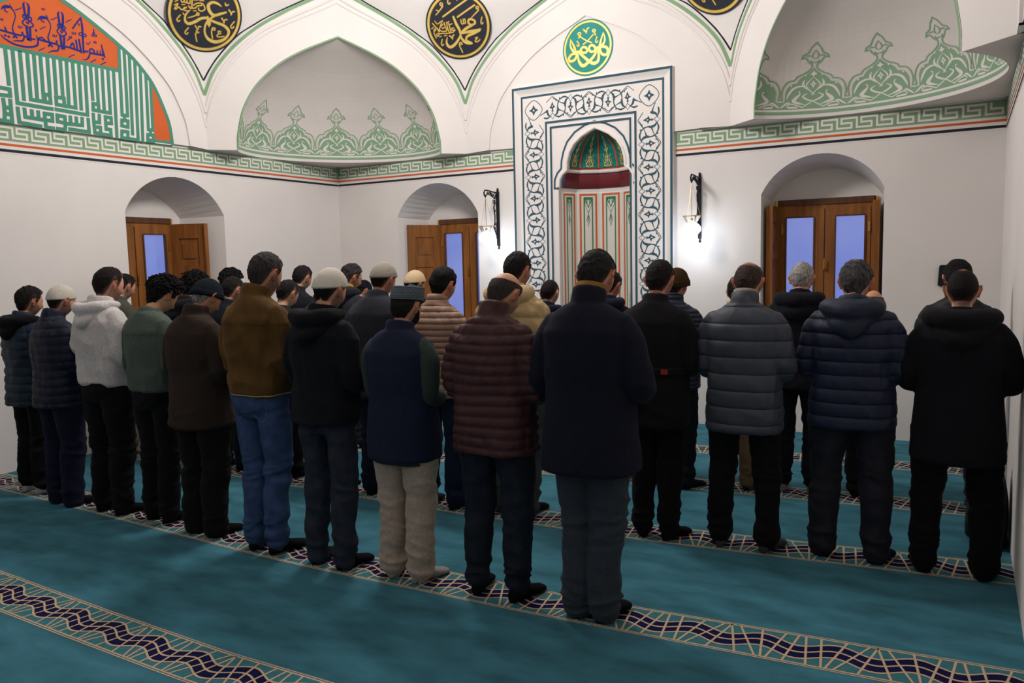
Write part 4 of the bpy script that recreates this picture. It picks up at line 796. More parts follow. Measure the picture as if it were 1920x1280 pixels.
# ================================================================== BAG against the right wall
mb = MB(); bm = bmesh.new(); 
r = empty('backpack', (7.48,-2.70,0)); tag(r, 'black backpack leaning against the right wall behind the last man', 'bag')
prof_ = [(.0,.13,.10),(.03,.16,.12),(.15,.17,.125),(.28,.165,.115),(.38,.14,.09),(.45,.09,.06),(.47,.03,.03)]
vs = []; n = 24
for z,a,b in prof_:
    for k in range(n):
        th = 2*PI*k/n; ex = .55; cx_,sx_ = math.cos(th),math.sin(th)
        vs.append((7.49+.02*z+b*.7*math.copysign(abs(cx_)**ex,cx_), -2.70+a*math.copysign(abs(sx_)**ex,sx_), z))
fs = [(i*n+k,i*n+(k+1)%n,(i+1)*n+(k+1)%n,(i+1)*n+k) for i in range(len(prof_)-1) for k in range(n)]+[tuple(range(n))[::-1],tuple((len(prof_)-1)*n+k for k in range(n))]
mb.add(vs,fs,M['bag']); part(mb.build('bag_body',smooth=True), r)
mb = MB(); vs = [((x-7.49)*.55+7.40,(y+2.70)*.75-2.70,z*.5+.04) for x,y,z in vs]; mb.add(vs,fs,M['bag']); part(mb.build('front_pocket',smooth=True), r)
mb = MB(); mb.tube([(7.50,-2.76,.45),(7.50,-2.75,.51),(7.50,-2.70,.53),(7.50,-2.65,.51),(7.50,-2.64,.45)],.011,M['bag'],8); part(mb.build('carry_handle',smooth=True), r)

# small black control box on the back wall
wb = empty('wall_control_box', (7.175,0,1.55)); tag(wb, 'small black wall-mounted control box on the back wall, right of the right window', 'wall box')
mb = MB(); pts = []
for cx_,cz_,a0 in ((.05,.075,0),(-.05,.075,1),(-.058,-.08,2),(.058,-.08,3)):
    pts += [(7.175+cx_+.018*math.cos(PI/2*(a0+q/4)), 1.55+cz_+.018*math.sin(PI/2*(a0+q/4))) for q in range(5)]
n_ = len(pts); vs = [(x,0,z) for x,z in pts]+[(x,-.035,z) for x,z in pts]+[(7.175+(x-7.175)*.9,-.042,1.55+(z-1.55)*.94) for x,z in pts]
mb.add(vs, [(i,(i+1)%n_,n_+(i+1)%n_,n_+i) for i in range(n_)]+[(n_+i,n_+(i+1)%n_,2*n_+(i+1)%n_,2*n_+i) for i in range(n_)]+[tuple(range(2*n_,3*n_))], M['bag']); part(mb.build('housing'), wb)
mb = MB(); mb.box((7.135,-.045,1.525),(7.146,-.042,1.56), mat('indicator',(236,170,160),.4,emit=(236,170,160),estr=.5)); part(mb.build('indicator'), wb)
# ================================================================== PEOPLE: builders
def loft(rings, cap=True):
    n = len(rings[0]); vs = [p for r in rings for p in r]; fs = []
    for i in range(len(rings)-1):
        for k in range(n): fs.append((i*n+k, i*n+(k+1)%n, (i+1)*n+(k+1)%n, (i+1)*n+k))
    if cap: fs.append(tuple(range(n))[::-1]); fs.append(tuple((len(rings)-1)*n+k for k in range(n)))
    return vs, fs
def ering(z, a, b, yo=0, ex=.8, n=28, xo=0, slope=0):
    out = []
    for k in range(n):
        th = 2*PI*k/n; c,s = math.cos(th),math.sin(th)
        x = a*math.copysign(abs(c)**ex,c); y = b*math.copysign(abs(s)**ex,s)
        out.append((x+xo, y+yo, z+slope*y))
    return out
def limb(pts, rad, n=14):                # rad: list of r or (r across, r other)
    pts = [Vector(p) for p in pts]; rings = []; prev = None
    # smooth resample
    P = []; R = []
    for i in range(len(pts)-1):
        p0 = pts[max(i-1,0)]; p1 = pts[i]; p2 = pts[i+1]; p3 = pts[min(i+2,len(pts)-1)]
        for k in range(4):
            t = k/4; P.append(.5*((2*p1)+(-p0+p2)*t+(2*p0-5*p1+4*p2-p3)*t*t+(-p0+3*p1-3*p2+p3)*t**3)); R.append(rad[i]+(rad[i+1]-rad[i])*t)
    P.append(pts[-1]); R.append(rad[-1])
    for i,p in enumerate(P):
        t = (P[min(i+1,len(P)-1)]-P[max(i-1,0)]).normalized()
        a = t.orthogonal().normalized() if prev is None else (prev-t*prev.dot(t)).normalized()
        prev = a; b = t.cross(a)
        ends = [(0,1)]
        if i == 0: ends = [(-.85,.45),(0,1)]
        if i == len(P)-1: ends = [(0,1),(.85,.45)]
        for off,sc in ends: rings.append([tuple(p+t*off*R[i]+(a*math.cos(2*PI*k/n)+b*math.sin(2*PI*k/n))*R[i]*sc) for k in range(n)])
    return loft(rings)
def ellip(c, r, n=14, m=10, rot=None):
    rings = []
    for i in range(1,m):
        ph = PI*i/m
        ring = []
        for k in range(n):
            p = Vector((r[0]*math.sin(ph)*math.cos(2*PI*k/n), r[1]*math.sin(ph)*math.sin(2*PI*k/n), -r[2]*math.cos(ph)))
            if rot: p = rot @ p
            ring.append(tuple(p+Vector(c)))
        rings.append(ring)
    return loft(rings)
def merge(shells):
    v = []; f = []
    for vs,fs in shells:
        o = len(v); v += vs; f += [tuple(o+i for i in q) for q in fs]
    return v,f
def remesh(shells, vox, smooth=2):       # union of overlapping closed shells into one continuous skin
    v,f = merge(shells)
    me = bpy.data.meshes.new('t'); me.from_pydata(v,[],f)
    bm = bmesh.new(); bm.from_mesh(me); bmesh.ops.recalc_face_normals(bm, faces=bm.faces); bm.to_mesh(me); bm.free()
    o = bpy.data.objects.new('t', me); C.objects.link(o)
    m = o.modifiers.new('r','REMESH'); m.mode = 'VOXEL'; m.voxel_size = vox
    if smooth: s = o.modifiers.new('s','SMOOTH'); s.factor = .5; s.iterations = smooth
    dg = bpy.context.evaluated_depsgraph_get(); r = bpy.data.meshes.new_from_object(o.evaluated_get(dg))
    bpy.data.objects.remove(o); bpy.data.meshes.remove(me)
    return r
def arr(me):
    n = len(me.vertices); p = np.empty(n*3,np.float32); me.vertices.foreach_get('co',p)
    q = np.empty(n*3,np.float32); me.vertices.foreach_get('normal',q); return p.reshape(-1,3).astype(float), q.reshape(-1,3).astype(float)
def put(me, p): me.vertices.foreach_set('co', p.astype(np.float32).ravel()); me.update()
_rng = np.random.RandomState(3); _dirs = _rng.normal(size=(40,3)); _dirs /= np.linalg.norm(_dirs,axis=1)[:,None]; _ph = _rng.uniform(0,6.28,40)
def nz3(p, f, seed=0, sc=(1,1,1)):       # cheap smooth noise about -1..1
    q = p*np.array(sc)*f; r = np.zeros(len(p)); w = np.zeros_like(q)
    for i in range(3): w[:,i] = np.sin(q@_dirs[(seed+i)%40]*.7+_ph[(seed+i+9)%40])
    q = q+w*.9
    for i in range(6): r += np.sin(q@_dirs[(seed*7+i+5)%40]*(1+.35*i)+_ph[(seed+i)%40])/(1+.4*i)
    return r/2.6
def ridge(p, f, seed=0, sc=(1,1,1)): return 1-2*np.abs(nz3(p,f,seed,sc))**.8
def sstep(x): x = np.clip(x,0,1); return x*x*(3-2*x)
def setcol(me, col):
    a = me.color_attributes.new('col','FLOAT_COLOR','POINT'); a.data.foreach_set('color', np.hstack([col,np.ones((len(col),1))]).astype(np.float32).ravel())
def finish(me, name, m, parent, label=None):
    me.materials.clear(); me.materials.append(m); me.polygons.foreach_set('material_index',[0]*len(me.polygons)); me.polygons.foreach_set('use_smooth',[True]*len(me.polygons)); me.name = name; me.update()
    o = bpy.data.objects.new(name, me); C.objects.link(o)
    if parent: o.parent = parent
    if label: o['label'] = label
    return o
SKIN = mat('skin', (200,150,120), .55, .06, 30, attr='col', spec=.35)
SKIN.node_tree.nodes['Principled BSDF'].inputs['Subsurface Weight'].default_value = .0
HAIR = mat('hair', (24,20,20), .75, .45, 90, .7, 160, attr='col', spec=.12, stretch=(1,1,.35))
_mc = {}
def cloth(rgb, kind='wool', stitch=0):
    if max(rgb) < 95: rgb = tuple(int(x*.88) for x in rgb)
    k = (rgb,kind,stitch)
    if k not in _mc:
        if kind == 'nylon': m = mat('nylon_cloth', rgb, .58, .10, 12, .55, 20, spec=.25, stretch=(1,1,.45))
        elif kind == 'denim': m = mat('denim_cloth', rgb, .85, .3, 14, .25, 350, spec=.15)
        elif kind == 'suede': m = mat('suede_cloth', rgb, .9, .28, 9, .15, 200, spec=.1, sheen=.3)
        elif kind == 'knit': m = mat('knit_cloth', rgb, .95, .12, 120, .5, 260, spec=.1)
        else: m = mat('wool_cloth', rgb, .9, .14, 60, .2, 320, spec=.12, sheen=.25)
        if stitch:                        # sewn quilting seams at a regular height step
            nt = m.node_tree; b = nt.nodes['Principled BSDF']; old = b.inputs['Normal'].links[0].from_node
            tc = nt.nodes.new('ShaderNodeTexCoord'); sx = nt.nodes.new('ShaderNodeSeparateXYZ'); nt.links.new(tc.outputs['Object'], sx.inputs[0])
            def mth(op, a, v=None):
                n = nt.nodes.new('ShaderNodeMath'); n.operation = op; nt.links.new(a, n.inputs[0])
                if v is not None: n.inputs[1].default_value = v
                return n.outputs[0]
            h = mth('POWER', mth('ABSOLUTE', mth('SINE', mth('MULTIPLY', sx.outputs['Z'], PI/stitch))), .35)
            bp = nt.nodes.new('ShaderNodeBump'); bp.inputs['Strength'].default_value = 1; bp.inputs['Distance'].default_value = .012
            nt.links.new(h, bp.inputs['Height']); nt.links.new(old.outputs['Normal'], bp.inputs['Normal']); nt.links.new(bp.outputs['Normal'], b.inputs['Normal'])
        _mc[k] = m
    return _mc[k]

# ---- head
HS = np.array([.0785,.102,.121])
def head_pts(d):                          # unit directions (N,3) -> head surface points
    p = d*HS
    x,y,z = p[:,0].copy(),p[:,1].copy(),p[:,2].copy()
    t = np.clip(-z/.118,0,1)
    x *= 1-.30*t**1.5; 
    back = y < 0
    y = np.where(back & (z < -.01), y*(1-.40*sstep((-z-.015)/.11)), y)
    y = np.where(~back & (z < 0), y*(1-.12*t)+.004*t, y)
    y = np.where(back & (z > -.02), y*1.03, y)
    fr = y > 0
    g = lambda cx,cz,sx,sz: np.exp(-((np.abs(x)-cx)/sx)**2-((z-cz)/sz)**2)*fr
    y = y + .021*g(0,-.028,.011,.017) + .012*g(0,-.008,.009,.02) + .004*g(.022,.022,.02,.01) - .007*g(.030,.002,.014,.011) + .006*g(0,-.063,.02,.008) + .007*g(0,-.098,.02,.014) + .003*g(.045,-.03,.02,.02)
    return np.stack([x,y,z],1)
def grid_dirs(nu,nv):
    th = np.linspace(0,2*PI,nu,endpoint=False); ph = np.linspace(-PI/2,PI/2,nv)
    T,Ph = np.meshgrid(th,ph); return np.stack([np.cos(Ph)*np.sin(T), np.cos(Ph)*np.cos(T), np.sin(Ph)],2).reshape(-1,3)
def grid_faces(nu,nv): return [(i*nu+k, i*nu+(k+1)%nu, (i+1)*nu+(k+1)%nu, (i+1)*nu+k) for i in range(nv-1) for k in range(nu)]
def head_shells():
    d = grid_dirs(64,46); p = head_pts(d); sh = [([tuple(q) for q in p], grid_faces(64,46))]
    for s in (-1,1):                      # ears: plate, curled rim, lobe
        R = Matrix.Rotation(s*.42,3,'Z') @ Matrix.Rotation(-.18,3,'X')
        T = lambda q: tuple(R @ Vector(q)+Vector((s*.077,-.012,-.004)))
        rim = [T((s*(.010+.004*math.sin(a)),.021*math.cos(a)-.001,.033*math.sin(a)+.002)) for a in [PI*(-.35+1.45*i/12) for i in range(13)]]
        sh.append(limb(rim, [.0055]*13, 8)); sh.append(ellip(T((s*.005,0,0)),(.007,.018,.029),10,8,R)); sh.append(ellip(T((s*.006,.006,-.029)),(.006,.008,.010),8,6,R))
        sh.append(ellip(T((s*-.002,.012,0)),(.010,.012,.022),8,6,R))
    return sh
HEAD = merge(head_shells())
def hairline(az, kind='short'):
    return np.interp(az,[0,.6,1.0,1.25,1.42,1.6,1.85,2.15,2.6,3.15],[.072,.066,.045,.0,-.014,.026,.022,-.045,-.098,-.108])
def shell_mesh(mask, thick, inset=.006, nu=120, nv=90, noise=None):
    d = grid_dirs(nu,nv); p = head_pts(d); n = p/HS**2; n /= np.linalg.norm(n,axis=1)[:,None]
    az = np.abs(np.arctan2(p[:,0],p[:,1]))
    m = mask(p,az); t = thick(p,az)
    off = np.where(m > 0, m*t-(1-m)*inset, -inset)
    if noise is not None: off = off+noise(p)*m
    q = p+n*off[:,None]
    keep = m > 0.0
    F = [f for f in grid_faces(nu,nv) if any(keep[i] for i in f)]
    used = sorted({i for f in F for i in f}); ix = {u:i for i,u in enumerate(used)}
    me = bpy.data.meshes.new('h'); me.from_pydata([tuple(q[u]) for u in used],[],[tuple(ix[i] for i in f) for f in F])
    return me, p[used], m[used]

NECK = Vector((0,-.02,1.465)); 
def head_matrix(tilt, turn, roll):
    piv = NECK+Vector((math.sin(turn)*.0, .028+.075*math.sin(tilt*.75), .080*math.cos(tilt*.6)))
    R = Matrix.Rotation(turn,4,'Z') @ Matrix.Rotation(-tilt,4,'X') @ Matrix.Rotation(roll,4,'Y')
    return Matrix.Translation(piv) @ R @ Matrix.Translation(Vector((0,.016,.072)))
def tf(sh, Mx): return [tuple(Mx @ Vector(p)) for p in sh[0]], sh[1]

def arm_pts(s, w, spread):
    return [(s*.150*w,-.02,1.390),(s*(.200*w),-.022,1.318),(s*(.220*w+spread*.5),-.024,1.21),(s*(.228*w+spread),-.008,1.115),(s*(.20*w+spread*.6),.09,1.085),(s*.115,.175,1.085),(s*.05,.205,1.09)]
def fingers(s, dz):
    out = []
    for i in range(4):                    # four fingers of unequal length curled round the other wrist
        L = (.072,.08,.075,.06)[i]; z = 1.118+dz-.019*i
        out.append(limb([(s*.02,.222,z),(s*(.02-L*.45),.236,z-.003),(s*(.02-L*.85),.226,z-.008),(s*(.02-L),.208,z-.010)],[.0095,.009,.0085,.007],8))
    out.append(limb([(s*.045,.205,1.125+dz),(s*.03,.212,1.148+dz),(s*.004,.216,1.153+dz)],[.012,.010,.008],8))   # thumb
    out.append(ellip((s*.04,.212,1.092+dz),(.034,.016,.042)))
    return out
def make_person(d):
    w = d.get('w',1.0)*.91; sp = d.get('spread',.006); st = d.get('stance',.11); toe = d.get('toe',.18)
    tilt = d.get('tilt',.4); turn = d.get('turn',0); roll = d.get('roll',0)
    far = d.get('far',0)
    HM = head_matrix(tilt,turn,roll)
    top = max((HM @ Vector(p)).z for p in HEAD[0])+d.get('capt',.012)
    s = d['h']/top
    vx = (.0085 if far else .0068); cv = (.0125 if far else .0082)
    # --- body: one continuous skin
    legs = []
    for sg in (-1,1):
        fx = sg*st
        legs.append(limb([(sg*.085,0,.90),(sg*(.085+st)*.5,.005,.70),(sg*(.03+st*.75),.012,.50),(fx,-.012,.30),(fx,-.02,.09)],[.060,.057,.045,.044,.034]))
        Rz = Matrix.Translation((fx,-.02,0)) @ Matrix.Rotation(-sg*toe,4,'Z')
        foot = loft([[tuple(Rz @ Vector((x,y+.02-.02,z))) for x,y,z in [(a*math.cos(2*PI*k/14), yy, max(.004,hh*.5+hh*.5*math.sin(2*PI*k/14))) for k in range(14)]] for yy,a,hh in ((-.05,.012,.03),(-.043,.024,.055),(-.01,.03,.085),(.04,.031,.075),(.09,.036,.055),(.14,.038,.042),(.175,.032,.032),(.195,.015,.02))])
        legs.append(foot)
    aw = w
    core = loft([ering(z,a*.86*w,b*.84,yo) for z,a,b,yo in ((.84,.13,.10,0),(.95,.165,.115,0),(1.10,.155,.105,0),(1.25,.17,.11,-.01),(1.36,.17,.10,-.015),(1.43,.13,.075,-.02),(1.47,.06,.06,-.02))])
    nb = HM @ Vector((0,.002,-.05))
    neck = limb([(0,-.022,1.42),tuple((Vector((0,-.022,1.47))+nb)/2+Vector((0,-.006,0))),tuple(nb),tuple(HM @ Vector((0,0,-.0)))],[.062,.051,.047,.045])
    arms = []
    for sg in (-1,1):
        ap = arm_pts(sg,aw,sp); arms.append(limb(ap,[.05,.047,.043,.037,.034,.027,.024]))
        arms += fingers(sg,.0 if sg > 0 else -.028)
    hd = tf(HEAD,HM)
    me = remesh([core,neck,hd]+arms+legs, vx, 1)
    p,n = arr(me)
    HI = np.array(HM.inverted()); q = p@HI[:3,:3].T+HI[:3,3]
    sk = np.array(lin(d.get('skin',(196,146,118)))); col = np.tile(sk,(len(p),1))
    hm = (q[:,2] > -.125) & (np.abs(q[:,0]) < .11) & (q[:,1] > -.12) & (q[:,1] < .14)
    def mix(w_,c): 
        w_ = np.clip(w_,0,1)[:,None]; return col*(1-w_)+np.array(c)*w_
    ear = hm & (np.abs(q[:,0]) > .076) & (np.abs(q[:,2]) < .045); col[ear] = col[ear]*np.array([1.05,.80,.74])
    az = np.abs(np.arctan2(q[:,0],q[:,1]))
    hc = np.array(lin(d.get('hcol',(26,22,22))))
    bd = d.get('beard',.35)
    if bd:
        jaw = hm & (q[:,1] > -.025) & (q[:,2] < np.interp(az,[0,.5,.9,1.2,1.5],[-.045,-.04,-.03,-.012,.0])) & (q[:,2] > -.128)
        col = mix(jaw*bd, hc)
    fade = d.get('fade',.55)              # clipped stubble below the hair
    if fade:
        hl = hairline(az); f_ = hm*sstep((q[:,2]-(hl-.02))/.03)*(az > 1.2)*(q[:,2] < .05); col = mix(f_*fade*.9, hc)
    br = hm & (np.abs(np.abs(q[:,0])-.03) < .018) & (np.abs(q[:,2]-.022) < .006) & (q[:,1] > .05); col = mix(br*.8, hc)
    ey = hm & (np.abs(np.abs(q[:,0])-.031) < .011) & (np.abs(q[:,2]-.002) < .005) & (q[:,1] > .05); col = mix(ey*.8,(.03,.02,.02))
    lp = hm & (np.abs(q[:,0]) < .02) & (np.abs(q[:,2]+.064) < .007) & (q[:,1] > .06); col = mix(lp*.5,(.35,.12,.1))
    put(me, p*s); setcol(me, np.clip(col,0,1))
    body = finish(me,'person',SKIN,None)
    def sc(me): a,_ = arr(me); put(me, a*s); return me
    def headpart(me): me.transform(HM); return sc(me)
    sd = d.get('seed',1)
    # --- hair
    hk = d.get('hair','short')
    if hk:
        th = {'short':.009,'buzz':.004,'curly':.026,'full':.015,'horse':.006,'thin':.007}[hk]
        topb = d.get('topb',1.0)
        def mask(p,az):
            m = sstep((p[:,2]-hairline(az))/.016)
            if hk in ('horse',):
                dd = np.linalg.norm((p-np.array([0,-.048,.112]))/np.array([.9,1.25,.8]),axis=1); m *= sstep((dd-.088)/.02)
            if d.get('cap'):
                ck = d['cap'][0]; lo_ = {'skull':.018,'crochet':.018,'beanie':.004,'fur':-.004,'ball':.022,'kufi':.046}[ck]; sl_2 = {'skull':.36,'crochet':.30,'beanie':.36,'fur':.40,'ball':.1,'kufi':.2}[ck]
                m *= sstep((lo_+sl_2*p[:,1]+.012-p[:,2])/.006)
            if hk == 'thin':
                dd = np.linalg.norm((p-np.array([0,-.03,.11]))/np.array([1,1.1,.8]),axis=1); m *= .55+.45*sstep((dd-.03)/.04)
            return m
        def thick(p,az): return th*(.55+.75*sstep((p[:,2]+.03)/.11)*topb)*(.75 if d.get('cap') else 1)+(.012*sstep((p[:,1]+.0)/.08)*sstep((p[:,2]-.03)/.05) if hk == 'curly' else 0)
        amp = {'short':.0030,'buzz':.0006,'curly':.0085,'full':.0050,'horse':.001,'thin':.0028}[hk]; fr = {'curly':150,'full':95,'short':150}.get(hk,150)
        me,pp,mm = shell_mesh(mask,thick,noise=lambda p: amp*(nz3(p,fr,sd,(1,1,.8))+.5*nz3(p,fr*1.9,sd+6)))
        col = np.tile(hc,(len(pp),1))
        low = sstep((pp[:,2]-(hairline(np.abs(np.arctan2(pp[:,0],pp[:,1])))+.0))/.06)
        gz = d.get('grey',0); 
        if gz: col = col*(1-gz*(.5+.5*np.clip(nz3(pp,160,sd+2),-1,1)))[:,None]+np.array(lin((170,168,165)))*(gz*(.5+.5*np.clip(nz3(pp,160,sd+2),-1,1)))[:,None]
        if fade: 
            fa = (fade*(1-low)**1.5*.55)[:,None]; col = col*(1-fa)+sk*.6*fa
        if hk == 'thin':
            dd = np.linalg.norm(pp-np.array([0,-.03,.11]),axis=1); fa = (.8*(1-sstep((dd-.03)/.05)))[:,None]; col = col*(1-fa)+sk*fa
        if d.get('crown'):
            dd = np.linalg.norm(pp-np.array([.0,-.055,.1]),axis=1); fa = (.55*(1-sstep(dd/.024)))[:,None]; col = col*(1-fa)+sk*fa
        if hk == 'curly':                 # loose curls over the shell
            rr_ = np.random.RandomState(sd); idx = [i for i in rr_.choice(len(pp),900) if mm[i] > .75 and pp[i,2] > .0][:420]
            co0 = np.array([v.co for v in me.vertices]); sh_ = []; 
            for i in idx:
                c_ = co0[i]; nn = c_/np.linalg.norm(c_); r_ = rr_.uniform(.006,.011)
                a_ = np.cross(nn,rr_.normal(size=3)); a_ /= np.linalg.norm(a_); b_ = np.cross(nn,a_)
                sh_.append(limb([tuple(c_+(a_*math.cos(q)+b_*math.sin(q))*r_*1.3+nn*.0025*q) for q in (0,1.2,2.4,3.6,4.8)],[.0045,.005,.005,.0045,.003],6))
            v_,f_ = merge(sh_); base_v = [tuple(v) for v in co0]; base_f = [tuple(q.vertices) for q in me.polygons]; o_ = len(base_v)
            me = bpy.data.meshes.new('h'); me.from_pydata(base_v+v_,[],base_f+[tuple(o_+i for i in q) for q in f_]); col = np.vstack([col,np.tile(hc*1.25,(len(v_),1))])
        setcol(me,np.clip(col,0,1)); finish(headpart(me),'hair',HAIR,body)
    if d.get('beardmesh'):
        def mask(p,az): return sstep((np.interp(az,[0,.35,.6,1.0,1.35,1.5],[-.072,-.072,-.042,-.03,-.005,.0])-p[:,2])/.014)*(p[:,1] > -.02)*sstep((1.52-az)/.1)
        me,pp,mm = shell_mesh(mask,lambda p,az: .010+0*az,noise=lambda p: .003*nz3(p,130,sd))
        setcol(me,np.tile(hc,(len(pp),1))); finish(headpart(me),'beard',HAIR,body)
    # --- cap
    cp = d.get('cap')
    if cp:
        ck = cp[0]; cc = cp[1]
        if ck in ('skull','beanie','fur','ball','crochet'):
            lo = {'skull':.018,'crochet':.016,'beanie':.004,'fur':-.004,'ball':.022}[ck]; sl = {'skull':.36,'crochet':.30,'beanie':.36,'fur':.40,'ball':.1}[ck]
            tk = {'skull':.016,'crochet':.012,'beanie':.015,'fur':.022,'ball':.016}[ck]
            def mask(p,az): return (p[:,2] > lo+sl*p[:,1]-.004).astype(float)*sstep((p[:,2]-(lo+sl*p[:,1])+.004)/.006)
            def nf(p):
                v = .0015*nz3(p,60,sd)
                if ck == 'crochet': v = v+.0014*np.sin(np.arctan2(p[:,0],p[:,1])*44)*np.sin((p[:,2]-sl*p[:,1])*420)*(p[:,2] < .085)
                if ck == 'beanie': v = v+.004*sstep((.035-(p[:,2]-sl*p[:,1]-lo))/.004)
                if ck == 'fur': v = v+.005*sstep((.045-(p[:,2]-sl*p[:,1]-lo))/.004)+.004*sstep((p[:,2]-.08)/.02)
                return v
            me,pp,mm = shell_mesh(mask,lambda p,az: tk*(.9+.1*p[:,2]/.118)+.0*az,noise=nf)
            co_ = finish(headpart(me),'cap',cloth(cc,'knit'),body)
            if ck == 'ball':
                # brim: curved plate, at the side given
                b = []
                for i in range(9):
                    for j in range(7):
                        u = (i-4)/4; v = j/6; x = .066*u; y = .085+.065*v*(1-.28*u*u); z = .03-.014*u*u-.012*v
                        b.append((x,y,z))
                fs = [(i*7+j,(i+1)*7+j,(i+1)*7+j+1,i*7+j+1) for i in range(8) for j in range(6)]
                me = bpy.data.meshes.new('brim'); me.from_pydata(b,[],fs); me.transform(Matrix.Rotation(cp[2],4,'Z'))
                o = finish(headpart(me),'cap_brim',cloth(cc,'knit'),co_); so = o.modifiers.new('s','SOLIDIFY'); so.thickness = .006
        if ck == 'kufi':
            base = []
            zc = .044
            for (sc_,dz) in ((1.02,0),(1.045,.004),(1.04,.02),(1.05,.024),(1.05,.042),(1.035,.046),(1.02,.072),(1.0,.078),(.7,.080),(.05,.0815)):
                ring = []
                for k in range(72):
                    a = 2*PI*k/72; dd = np.array([[math.sin(a),math.cos(a),.36]]); dd /= np.linalg.norm(dd); hp = head_pts(dd)[0]
                    rr = 1.12*sc_*(1+.006*math.sin(k*PI)*(0 if dz < .024 else 1)+ (.010*math.sin(a*14) if .003 < dz < .022 else (.007*math.cos(k*PI) if .04 < dz < .075 else 0)))
                    ring.append((hp[0]*rr,hp[1]*rr-.004,zc+.20*hp[1]+dz))
                base.append(ring)
            vs,fs = loft(base); me = bpy.data.meshes.new('kufi'); me.from_pydata(vs,[],fs)
            co_ = finish(headpart(me),'cap',cloth(cc,'knit'),body)
            mb = MB(); em = cloth((122,134,140),'knit')
            def kp(a,dz,rr=1.18):
                dd = np.array([[math.sin(a),math.cos(a),.36]]); dd /= np.linalg.norm(dd); hp = head_pts(dd)[0]; return (hp[0]*rr,hp[1]*rr-.004,zc+.20*hp[1]+dz)
            for q in range(22):          # scalloped lower band and lattice above
                a0 = 2*PI*q/22; a1 = 2*PI/22
                mb.tube([kp(a0+a1*t, .006+.014*math.sin(PI*t)) for t in (0,.25,.5,.75,1)], .0016, em, 5)
                mb.tube([kp(a0+a1*.5+.03*math.cos(b_), .011+.0035*math.sin(b_)) for b_ in (0,1.5,3,4.5,6.28)], .0014, em, 5)
            for q in range(44):
                a0 = 2*PI*q/44
                for sg in (-1,1): mb.tube([kp(a0+sg*.14*t, .030+.040*t, 1.165-.03*t) for t in (0,.5,1)], .0011, em, 4)
            for dz,rr in ((.002,1.17),(.026,1.19),(.073,1.15)): mb.tube([kp(2*PI*q/48,dz,rr) for q in range(49)], .0018, em, 5)
            o = mb.build('embroidery', co_, True); o.data.transform(HM); sc(o.data)
    if d.get('glasses'):
        mb = MB()
        for sg in (-1,1):
            mb.tube([(sg*.033+.019*math.cos(2*PI*i/12), .108, .0+.016*math.sin(2*PI*i/12)) for i in range(13)], .0018, M['iron'], 6)
            mb.tube([(sg*.052,.107,.004),(sg*.080,.06,.006),(sg*.084,-.01,.008)], .0018, M['iron'], 6)
        o = mb.build('glasses', body, True); o.data.transform(HM); sc(o.data)
    # --- trousers
    tc,tk = d['trs']; tw = d.get('tw',1.0); tl = d.get('tl',.06)
    sh = [loft([ering(z,a*w*1.12,b*w*1.06,yo,.85) for z,a,b,yo in ((.80,.14,.10,0),(.86,.172,.125,-.008),(.94,.178,.13,-.012),(1.0,.165,.118,-.002),(1.06,.155,.108,0))])]
    for sg in (-1,1):
        fx = sg*st
        sh.append(limb([(sg*.098*w,-.004,.90),(sg*(.104*w*.6+st*.4),0,.76),(sg*(.03*w+st*.72),.008,.52),(fx*.98,-.012,.32),(fx,-.022,.18),(fx,-.022,tl)],[.106*w*tw,.104*w*tw,.080*tw,.075*tw,.070*tw,.068*tw],18))
    me = remesh(sh,cv,2); p,n = arr(me)
    kz = np.exp(-((p[:,2]-.47)/.10)**2)+1.2*np.exp(-((p[:,2]-.13)/.10)**2)+.5*np.exp(-((p[:,2]-.82)/.06)**2)
    p = p+n*(kz*.0095*ridge(p,24,sd,(.5,.5,1.8))+.0065*nz3(p,14,sd+3,(.8,.8,1.3))+.0048*ridge(p,22,sd+7,(.8,.8,1.2))*(p[:,2] > .1))[:,None]
    put(me,p*s); tro = finish(me,'trousers',cloth(tc,tk),body)
    if d.get('pockets'):
        Y = -.128*w
        for sg in (-1,1):
            mb = MB(); mb.tube([(sg*.04,Y-.004,.93),(sg*.135,Y+.018,.93),(sg*.13,Y+.022,.81),(sg*.088,Y+.004,.785),(sg*.045,Y-.002,.81),(sg*.04,Y-.004,.93)],.0022,cloth((96,116,150),'denim'),5)
            o = mb.build('back_pocket',tro,True); o.data.transform(Matrix.Scale(s,4)); sw = o.modifiers.new('w','SHRINKWRAP'); sw.target = tro; sw.offset = .0015; sw.wrap_mode = 'ABOVE_SURFACE'
    # --- socks
    sock_c = d.get('sock',(20,20,24)); sl_ = d.get('sockh',.13)
    for sg in (-1,1):
        fx = sg*st; Rz = Matrix.Translation((fx,-.02,0)) @ Matrix.Rotation(-sg*toe,4,'Z')
        k = 1.12
        ft = loft([[tuple(Rz @ Vector((a*k*math.cos(2*PI*q/16), yy, max(.002,(hh*.5+hh*.5*math.sin(2*PI*q/16))*1.06))) ) for q in range(16)] for yy,a,hh in ((-.058,.013,.035),(-.05,.026,.06),(-.012,.033,.088),(.035,.034,.082),(.09,.039,.06),(.145,.042,.045),(.18,.036,.036),(.203,.017,.022))])
        S = [ft]
        if sl_ > .1: S.append(limb([(fx,-.02,.05),(fx,-.021,sl_)],[.041,.041]))
        me = remesh(S,.0075,1)
        if sl_ <= .1:
            p,n = arr(me); 
        put(me,arr(me)[0]*s); finish(me,'sock',cloth(sock_c,'knit'),body)
    # --- jacket / top
    jc,jk = d['top']; hem = d.get('hem',.85); fl = d.get('flare',0); puff = d.get('puff'); bulk = d.get('bulk',1.0)
    rings = []
